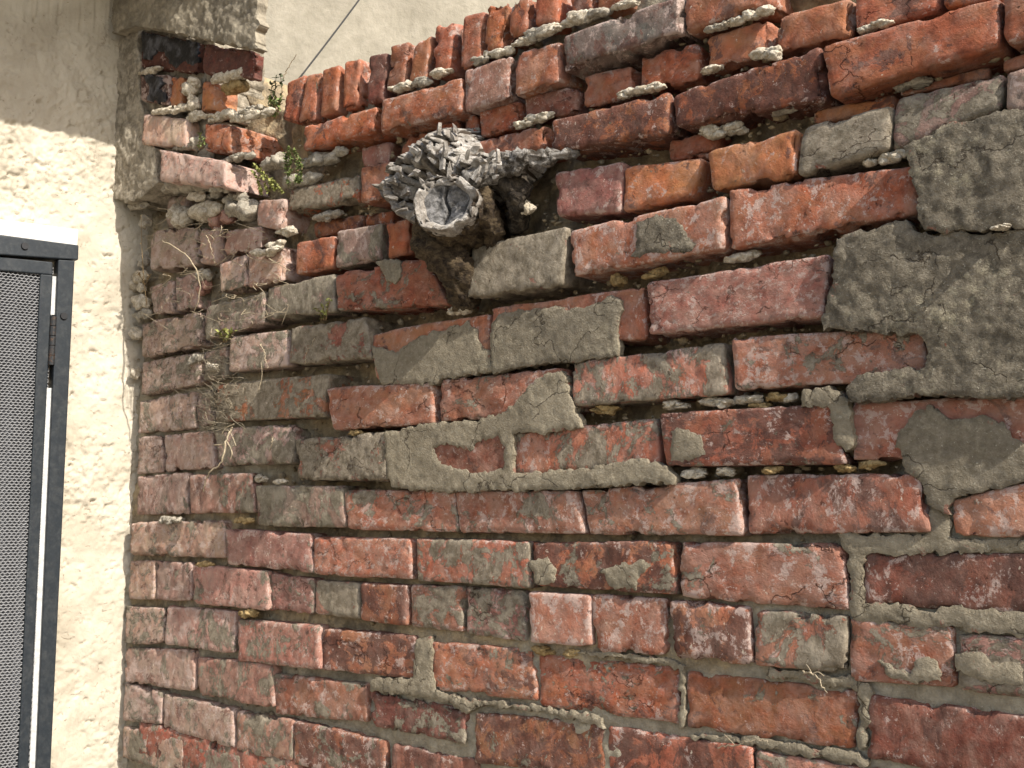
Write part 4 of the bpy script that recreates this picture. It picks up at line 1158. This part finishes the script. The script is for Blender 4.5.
def displace_lumpy(V, sc, amp, seed):
    c = V.mean(0)
    dirv = V - c
    dirv /= np.linalg.norm(dirv, axis=1)[:, None] + 1e-9
    n = fbm(V, sc, 4, seed, .6) + 0.7 * np.abs(fbm(V, sc * 2.3, 3, seed + 3, .6))
    return V + dirv * (amp * n)[:, None]


def trunk(path, radii, n, seed, amp, sc, ell=1.0):
    V, Fc = [], []
    path = [np.asarray(p) for p in path]
    for i, p in enumerate(path):
        t = path[min(i + 1, len(path) - 1)] - path[max(i - 1, 0)]
        t /= np.linalg.norm(t)
        u = np.cross([0.1, 0.2, 1.0], t); u /= np.linalg.norm(u)
        v = np.cross(t, u)
        for k in range(n):
            a = 2 * math.pi * k / n
            V.append(p + radii[i] * (u * math.cos(a) * ell + v * math.sin(a)))
    for i in range(len(path) - 1):
        for k in range(n):
            k2 = (k + 1) % n
            Fc.append((i * n + k, i * n + k2, (i + 1) * n + k2, (i + 1) * n + k))
    Fc.append(tuple(range(n))[::-1])
    Fc.append(tuple((len(path) - 1) * n + k for k in range(n)))
    V = np.array(V)
    cen = np.repeat(np.array(path), n, axis=0)
    dr = V - cen
    dr /= np.linalg.norm(dr, axis=1)[:, None]
    nz = fbm(V * np.array([1, 1, .8]), sc, 4, seed, .6) + .8 * np.abs(fbm(V, sc * 2.2, 3, seed + 5, .6)) - .3
    return V + dr * (amp * nz)[:, None], Fc


def lerp_path(pts, n):
    pts = [np.asarray(p, float) for p in pts]
    out = []
    for i in range(n):
        t = i / (n - 1) * (len(pts) - 1)
        k = min(int(t), len(pts) - 2)
        f = t - k
        p0, p1, p2, p3 = pts[max(k - 1, 0)], pts[k], pts[k + 1], pts[min(k + 2, len(pts) - 1)]
        out.append(0.5 * ((2 * p1) + (-p0 + p2) * f + (2 * p0 - 5 * p1 + 4 * p2 - p3) * f ** 2 + (-p0 + 3 * p1 - 3 * p2 + p3) * f ** 3))
    return out


# short limb ending in the sawn face
face_c = np.array(WP(446, 204, .092))
ps2 = np.linalg.norm(face_c - CAM) / F
RF = 25 * ps2
# sawn face: dished weathered disc with a deep crack and an eroded dark heart
dv, df, dg_ = [], [], []
NR, NA = 26, 96
for i in range(NR + 1):
    for k in range(NA):
        a = 2 * math.pi * k / NA
        r = RF * i / NR * (1 + .06 * math.sin(3 * a + 1) + .03 * math.sin(7 * a))
        x, y = r * math.cos(a), r * math.sin(a) * .84
        crack = math.exp(-((x + 0.03 * RF + .07 * RF * math.sin(y / RF * 6)) / (.05 * RF)) ** 2)
        dish = -.007 * (1 - (i / NR) ** 2)
        dv.append(face_c + ua * x + va * y + ax * (dish - .009 * crack))
        dg_.append(min(1, crack * 1.2))
dv = np.array(dv)
dv += ax * (0.003 * fbm(dv, 110, 4, 5, .65) - .004 * np.clip(fbm(dv, 60, 2, 9), 0, 1))[:, None]
for i in range(NR):
    for k in range(NA):
        k2 = (k + 1) % NA
        df.append((i * NA + k, i * NA + k2, (i + 1) * NA + k2, (i + 1) * NA + k))
mesh_obj('sawn_face', dv, df, M_CUT, ivy)
# the limb's bark sides, seen from below and from the right
bs = face_c - ax * .13
NA, NL = 88, 34
V, Fq, gp = [], [], []
for i in range(NL + 1):
    f = i / NL
    for k in range(NA):
        a = 2 * math.pi * k / NA
        rr = RF * (1.72 - .30 * f)
        V.append(bs + ax * (.13 * f - .004) + ua * math.cos(a) * rr + va * math.sin(a) * rr * .88)
V = np.array(V)
cen = np.repeat(np.array([bs + ax * (.13 * i / NL) for i in range(NL + 1)]), NA, axis=0)
dr = V - cen
dr /= np.linalg.norm(dr, axis=1)[:, None]
qn = V + 0
rid = np.abs(fbm(np.stack([V @ ua, V @ va, (V @ ax) * 1.6], 1), 62, 3, 401, .6))
V = V + dr * (.011 * rid + .006 * fbm(V, 45, 3, 402) + .003 * fbm(V, 170, 3, 403) - .004)[:, None]
for i in range(NL):
    for k in range(NA):
        k2 = (k + 1) % NA
        Fq.append((i * NA + k, i * NA + k2, (i + 1) * NA + k2, (i + 1) * NA + k))
mesh_obj('bark', V, Fq, M_BARK, ivy)
# bleached wood ring between the sawn heart and the bark, ragged on the outside
V, Fq, gp = [], [], []
NRg = 20
for i in range(NRg + 1):
    f = i / NRg
    for k in range(NA):
        a = 2 * math.pi * k / NA
        wob = 1 + .06 * math.sin(3 * a + 1) + .03 * math.sin(7 * a)
        r = RF * (.93 * wob + f * .52)
        low = max(0.0, -math.sin(a))
        hgt = (.006 + .006 * low) * math.sin(min(1, f * 1.5) * math.pi / 2) - .030 * max(0, f - .72) / .28
        V.append(face_c + ua * math.cos(a) * r + va * math.sin(a) * r * .86 + ax * hgt)
V = np.array(V)
n1_ = fbm(V, 95, 4, 411, .65)
cl = np.clip(np.abs(fbm(V, 75, 2, 412)) / .12, 0, 1)
ff = np.repeat(np.linspace(0, 1, NRg + 1), NA)
V = V + ((ua[None] * fbm(V, 70, 3, 415)[:, None] + va[None] * fbm(V, 70, 3, 416)[:, None]) * (.006 * ff)[:, None])
V = V + ax * ((.007 * n1_ - .008 * (1 - cl)) * np.clip(ff * 3, 0, 1))[:, None]
for i in range(NRg):
    for k in range(NA):
        k2 = (k + 1) % NA
        Fq.append((i * NA + k, i * NA + k2, (i + 1) * NA + k2, (i + 1) * NA + k))
mesh_obj('wood_ring', V, Fq, M_ASH, ivy, True, {'gap': np.clip((1 - cl) * .9, 0, 1) * np.clip(ff * 3, 0, 1) + np.clip((ff - .75) / .25, 0, 1) * .6 + .42 * np.clip(np.tile(np.sin(2 * math.pi * np.arange(NA) / NA + .5), NRg + 1) + .1 + n1_ * .8, 0, 1)})  # besides cracks, the ring's top right is darkened in colour, as shade under the crust
# fibrous stem running down behind the brick below
pth = lerp_path([WP(436, 232, .045), WP(446, 252, .045), WP(456, 276, .035), WP(466, 308, .010)], 30)
V, Fq = trunk(pth, list(np.linspace(30 * ps2, 11 * ps2, 30)), 40, 63, .012, 60, 1.15)
mesh_obj('stem', V, Fq, M_BARK, ivy)
pth = lerp_path([WP(478, 190, .06), WP(488, 215, .045), WP(496, 240, .02), WP(500, 262, -.01)], 26)
V, Fq = trunk(pth, list(np.linspace(15 * ps2, 8 * ps2, 26)), 30, 64, .009, 70)
mesh_obj('stem', V, Fq, M_BARK, ivy)
# roots spreading to the right
pth = lerp_path([WP(470, 185, .06), WP(500, 168, .05), WP(522, 160, .046), WP(548, 158, .034), WP(580, 152, .012)], 34)
V, Fq = trunk(pth, list(np.concatenate([np.linspace(15, 12, 17), np.linspace(11, 6, 17)]) * ps2), 32, 65, .011, 60)
mesh_obj('root', V, Fq, M_CRUST, ivy)
pth = lerp_path([WP(500, 178, .03), WP(516, 190, .03), WP(520, 210, .02), WP(514, 226, .0)], 24)
V, Fq = trunk(pth, list(np.linspace(17, 8, 24) * ps2), 28, 66, .012, 55)
mesh_obj('root', V, Fq, M_ROOTB, ivy)
# bleached crust above the sawn end: bark broken into blocks by deep cracks
poly = [(376, 192), (384, 182), (394, 170), (402, 158), (418, 146), (428, 133), (444, 123), (460, 122), (468, 138), (478, 150), (500, 144), (532, 154), (522, 170), (500, 186), (480, 200), (470, 184), (440, 180), (424, 186), (416, 206), (412, 226), (400, 226), (390, 208)]


def in_poly(x, y, L):
    c = False
    j = len(L) - 1
    for i in range(len(L)):
        if (L[i][1] > y) != (L[j][1] > y) and x < (L[j][0] - L[i][0]) * (y - L[i][1]) / (L[j][1] - L[i][1]) + L[i][0]: c = not c
        j = i
    return c


def crust(poly, name, mat, dmax, parent, seed, step=0.0015, cell=0.0092):
    B = np.array([(p[0], p[2]) for p in (WP(x, y, .04) for x, y in poly)])
    lo, hi = B.min(0), B.max(0)
    nx, nz_ = int((hi[0] - lo[0]) / step) + 1, int((hi[1] - lo[1]) / step) + 1
    gx, gz = np.meshgrid(np.linspace(lo[0], hi[0], nx), np.linspace(lo[1], hi[1], nz_))
    P2 = np.stack([gx.ravel(), gz.ravel()], 1)
    # distance to the outline
    ds = np.full(len(P2), 9.0)
    for k in range(len(B)):
        a, b = B[k], B[(k + 1) % len(B)]
        t = np.clip(((P2 - a) @ (b - a)) / ((b - a) @ (b - a)), 0, 1)
        ds = np.minimum(ds, np.linalg.norm(P2 - (a + t[:, None] * (b - a)), axis=1))
    ins = np.array([in_poly(p[0], p[1], [tuple(b) for b in B]) for p in P2])
    sd = np.where(ins, ds, -ds)
    g = np.random.RandomState(seed)
    nseed = int((hi - lo).prod() / (cell * cell) * 1.1)
    S = lo + g.rand(nseed, 2) * (hi - lo)
    q3 = np.stack([P2[:, 0], np.full(len(P2), .3), P2[:, 1]], 1)
    Pw = P2 + 0.006 * np.stack([fbm(q3, 90, 3, seed), fbm(q3, 90, 3, seed + 1)], 1)
    D = np.linalg.norm((Pw[:, None, :] - S[None]) * np.array([1.15, 1.0]), axis=2) * g.uniform(.75, 1.3, nseed)[None]
    o_ = np.argsort(D, axis=1)[:, :2]
    r = np.arange(len(P2))
    d1, d2 = D[r, o_[:, 0]], D[r, o_[:, 1]]
    idx = o_[:, 0]
    hgt = g.uniform(-.009, .009, nseed)[idx]
    tl = g.normal(0, .38, (nseed, 2))[idx]
    off = P2 - S[idx]
    gap = np.clip((d2 - d1) / (.0016 + .003 * np.clip(.5 + fbm(q3, 60, 2, seed + 7), 0, 1)), 0, 1)
    gap = gap * gap * (3 - 2 * gap)
    dome = dmax * np.clip(1 - np.exp(-np.clip(sd, 0, 1) / .014), 0, 1)
    y = -(dome + (hgt + (off * tl).sum(1)) * gap - .014 * (1 - gap)) - .0045 * fbm(q3, 150, 4, seed + 4, .7)
    y = np.where(sd < 0, -.004, np.minimum(y, .0))
    V = np.stack([P2[:, 0], y, P2[:, 1]], 1)
    keep = sd > -.0025
    mp = -np.ones(len(P2), int)
    mp[keep] = np.arange(keep.sum())
    Fq = []
    for jj in range(nz_ - 1):
        for ii in range(nx - 1):
            q = [jj * nx + ii, jj * nx + ii + 1, (jj + 1) * nx + ii + 1, (jj + 1) * nx + ii]
            if all(keep[k] for k in q): Fq.append([mp[k] for k in q])
    return mesh_obj(name, V[keep], Fq, mat, parent, True, {'gap': 1 - gap[keep]})


crust(poly, 'bark_crust', M_ASH, .085, ivy, 5, .0014, .0125)
# splinters and flakes standing off the crust
n = 0
sp_ = MB()
while n < 60:
    x, y = rng.uniform(380, 500), rng.uniform(122, 215)
    if not in_poly(x, y, poly): continue
    n += 1
    c = WP(x, y, rng.uniform(.060, .095) if y < 185 else rng.uniform(.05, .085))
    th_ = math.atan2(y - 205, x - 446) + rng.gauss(0, .5)
    a1 = np.array([math.cos(th_), rng.uniform(-.6, .3), -math.sin(th_)]); a1 /= np.linalg.norm(a1)
    a2 = np.cross(a1, [rng.gauss(0, .5), -1, rng.gauss(0, .5)]); a2 /= np.linalg.norm(a2)
    a3 = np.cross(a1, a2)
    L, Wd, T = rng.uniform(.006, .020), rng.uniform(.0025, .008), rng.uniform(.0012, .003)
    pr = [(-.5, -.5), (-.5, .5), (rng.uniform(-.2, .2), .5 + rng.uniform(-.1, .2)), (.5, rng.uniform(-.3, .3)), (rng.uniform(-.2, .2), -.5)]
    top = [c + a1 * L * u + a2 * Wd * v + a3 * T for u, v in pr]
    bot = [c + a1 * L * u + a2 * Wd * v - a3 * T for u, v in pr]
    sp_.add(top + bot, [(0, 1, 2, 3, 4), (9, 8, 7, 6, 5)] + [(k, 5 + k, 5 + (k + 1) % 5, (k + 1) % 5) for k in range(5)], rng.choice((0, 0, 0, .5)))
so_ = sp_.build('bark_flakes', M_ASH, ivy, False, 'gap')
so_['kind'] = 'stuff'
# ------------------------------------------------------------------ small plants and dry stems
def leaf_geo(c, dirv, up, L, W):
    dirv = dirv / (np.linalg.norm(dirv) + 1e-9)
    side = np.cross(dirv, up); side /= np.linalg.norm(side) + 1e-9
    nn = np.cross(side, dirv)
    pts = [(0, 0, 0), (.3, .5, .10), (.7, .42, .08), (1, 0, -.12), (.7, -.42, .08), (.3, -.5, .10), (.5, 0, 0)]
    V = [c + dirv * (a * L) + side * (b * W) + nn * (h * L) for a, b, h in pts]
    return V, [(0, 6, 1), (1, 6, 2), (2, 6, 3), (3, 6, 4), (4, 6, 5), (5, 6, 0)]


def plant(name, label, cat, stems, d, nleaf, L, mat, spread=1.0, group=None, smat=None, srad=.0007):
    """stems: pixel polylines; leaves grow along each."""
    base = np.array(WP(*stems[0][0], d))
    root = empty(name, tuple(base), label, cat, group)
    st, lf = MB(), MB()
    for pl in stems:
        pts = lerp_path([WP(x, y, d + .006 * i) for i, (x, y) in enumerate(pl)], 10)
        st.tube(pts, list(np.linspace(srad * 1.3, srad * .6, 10)), 5)
        for k in range(nleaf):
            t = rng.uniform(.12, 1.0) * 9
            i = min(int(t), 8)
            p = pts[i] + (pts[i + 1] - pts[i]) * (t - i)
            dv_ = np.array([rng.gauss(0, 1), rng.gauss(-.5, .7), rng.gauss(.3, .8)]) * spread
            l = L * rng.uniform(.6, 1.25)
            V, Fq = leaf_geo(p, dv_, np.array([rng.gauss(0, .4), -.5, 1.0]), l, l * .62)
            lf.add(V, Fq)
    st.build('stem', smat or M_TWIG, root)
    lo = lf.build('foliage', mat, root)
    return root


plant('weed', 'dark spiky weed on top of the wall beside the pier, against the far wall', 'plant',
      [[(276, 112), (275, 95), (276, 78)], [(278, 112), (282, 92), (280, 74)], [(274, 112), (271, 98), (272, 84)]], .02, 26, .007, M_LEAFD)
plant('weed', 'pale green weed with rounded leaves, on the wall top under the dark spiky weed', 'plant',
      [[(270, 118), (271, 108), (270, 98)], [(276, 119), (278, 108), (280, 100)], [(274, 119), (275, 109), (275, 99)]], .035, 26, .008, M_LEAF)
plant('fern', 'small bright green fern hanging in the joint right of the pier', 'fern',
      [[(289, 146), (291, 160), (290, 176)], [(294, 148), (298, 162), (297, 182)], [(286, 152), (287, 166), (289, 186)], [(299, 158), (302, 168), (300, 184)]], .035, 80, .0062, M_LEAF)
plant('moss_tuft', 'yellow green trailing moss tuft under the orange pier brick', 'moss',
      [[(254, 164), (262, 176), (268, 192)], [(258, 168), (268, 178), (276, 192)], [(266, 178), (276, 184), (284, 194)], [(252, 170), (258, 180), (262, 194)]], .045, 90, .0058, M_LEAFY)
plant('weed', 'tiny green sprig in the joint between two pale pier bricks', 'plant', [[(198, 148), (200, 141), (201, 134)], [(199, 150), (203, 144), (205, 138)]], .07, 18, .006, M_LEAF)
plant('weed', 'green grassy sprig on the ledge below the lichen covered bricks', 'plant', [[(326, 320), (328, 308), (330, 298)], [(322, 320), (320, 312), (316, 308)], [(324, 320), (324, 312), (322, 306)]], .04, 16, .006, M_LEAFY)
plant('weed', 'yellow green rosette sprouting above tangled dry roots', 'plant', [[(224, 342), (222, 336), (218, 332)], [(226, 342), (230, 336), (234, 331)], [(224, 342), (226, 334), (226, 330)]], .03, 18, .008, M_LEAFY)
plant('dry_weed', 'thin brown dry weed standing in the corner against the stucco shade', 'plant', [[(147, 305), (144, 280), (142, 250), (141, 215)], [(145, 285), (149, 278), (151, 274)], [(144, 282), (140, 276), (138, 272)]], .03, 7, .006, M_TWIG)


def strand(name, label, cat, pl, d, rad, mat, group=None, extra=()):
    base = np.array(WP(*pl[0], d[0]))
    mb = MB()
    pts = lerp_path([WP(x, y, dd) for (x, y), dd in zip(pl, d)], 26)
    pts = [p + np.array([rng.gauss(0, .0008) for _ in range(3)]) for p in pts]
    mb.tube(pts, list(np.linspace(rad, rad * .55, 26)), 6)
    for e in extra:
        q = lerp_path([WP(x, y, d[0] + .004) for x, y in e], 10)
        mb.tube(q, list(np.linspace(rad * .7, rad * .35, 10)), 5)
    o = mb.build(name, mat)
    return tag(o, label, cat, group)


strand('dry_tendril', 'long pale dry tendril arching over the broken bricks near the corner', 'tendril', [(163, 241), (178, 250), (192, 262), (199, 280), (199, 300), (190, 320)], [.045, .055, .06, .05, .045, .04], .0014, M_STRAW)
strand('dry_tendril', 'thin dry stalk hanging beside the white lichen streaked brick', 'tendril', [(206, 236), (211, 248), (215, 264)], [.05, .05, .04], .0009, M_STRAW)
strand('dry_root', 'pale dangling root with a forked top over a dull brick left of centre', 'root', [(232, 428), (226, 440), (221, 462), (209, 474), (203, 492)], [.024, .034, .036, .034, .03], .0018, M_STRAW, None,
       [[(214, 445), (224, 444), (226, 438)], [(226, 440), (232, 452), (230, 460)], [(224, 430), (230, 432), (236, 446)], [(222, 434), (226, 428), (234, 424)]])
strand('straw_wisp', 'short white straw stuck in the joint low on the right', 'straw', [(803, 672), (812, 674), (820, 681), (827, 694)], [.02, .03, .036, .034], .0009, M_STRAW, None, [[(812, 674), (818, 672), (824, 676)], [(812, 674), (809, 668), (806, 664)]])
strand('straw_wisp', 'curved pale straw at the very bottom edge under the orange brick', 'straw', [(718, 747), (735, 745), (750, 741), (768, 741)], [.018, .024, .026, .02], .0007, M_STRAW, None, [[(735, 745), (728, 738), (724, 734)]])
strand('straw_wisp', 'forked tan straw lying across the reddish brick below the yellow rosette', 'straw', [(261, 344), (265, 356), (268, 368)], [.036, .038, .034], .0009, M_STRAW, None, [[(258, 392), (262, 376), (261, 362)]])
strand('straw_wisp', 'bent tan straw drooping over a lichen brick at mid left', 'straw', [(316, 335), (311, 346), (306, 354), (305, 364)], [.034, .038, .038, .034], .0008, M_STRAW)
strand('straw_wisp', 'stiff white straw poking out in front of a grey brick end', 'straw', [(273, 436), (272, 444), (269, 452)], [.03, .036, .034], .0011, M_STRAW)
strand('straw_wisp', 'thin grey straw rising from the wall top beside the dark weed', 'straw', [(283, 80), (289, 66), (297, 55)], [.02, .02, .02], .0007, M_TWIG)

# tangle of fine dry roots below the rosette
tg = MB()
for k in range(60):
    x, y = rng.gauss(214, 9), rng.uniform(338, 428)
    p = [np.array(WP(x + i * rng.gauss(0, 3.0), y + i * rng.uniform(1, 5), .026 + .006 * math.sin(i))) for i in range(6)]
    tg.tube(lerp_path(p, 12), rng.uniform(.00022, .0005), 4)
to = tg.build('dry_root_tangle', M_DRYROOT)
tg2 = MB()
for k in range(46):
    x, y = rng.uniform(150, 285), rng.uniform(205, 330)
    p = [np.array(WP(x + i * rng.gauss(0, 4.0), y + i * rng.uniform(0, 6), .036 + .008 * math.sin(i * 1.3))) for i in range(5)]
    tg2.tube(lerp_path(p, 14), rng.uniform(.0003, .0007), 4)
t2 = tg2.build('dry_root_hairs', M_STRAW)
tag(t2, 'scattered pale dry root hairs over the paler broken bricks below the pier', 'roots', None, 'stuff')
tag(to, 'matted tangle of fine dry roots clinging to the left part of the brick wall', 'roots', None, 'stuff')

# ------------------------------------------------------------------ beyond the wall
far = empty('background_wall', (-1.0, 2.2, 0), 'plain weathered grey rendered wall of the building beyond the brick wall', 'wall')
nd = np.array([0.80, -0.60, 0.0])
dd = np.array([0.60, 0.80, 0.0])
o0 = np.array([-1.0, 2.2, 0.0])
bm = bmesh.new()
vs4 = [bm.verts.new(o0 + dd * s + nd * t + np.array([0, 0, z])) for z in (0, 6.0) for s, t in ((-2.5, 0), (6, 0), (6, -.3), (-2.5, -.3))]
for f in ((3, 2, 1, 0), (4, 5, 6, 7), (0, 1, 5, 4), (1, 2, 6, 5), (2, 3, 7, 6), (3, 0, 4, 7)): bm.faces.new([vs4[i] for i in f])
bm_obj('rendered_face', bm, M_FAR, far)

a, b = np.array(WP(298, 80, -.12)), np.array(WP(360, -10, -.30))
cb = MB()
e = a + (b - a) * 3.0
cb.tube([a + (e - a) * t + np.array([0, 0, -.02 * math.sin(math.pi * t)]) for t in np.linspace(0, 1, 24)], .0017, 8)
tag(cb.build('cable', M_CABLE), 'thin dark cable rising from behind the brick wall top', 'cable')
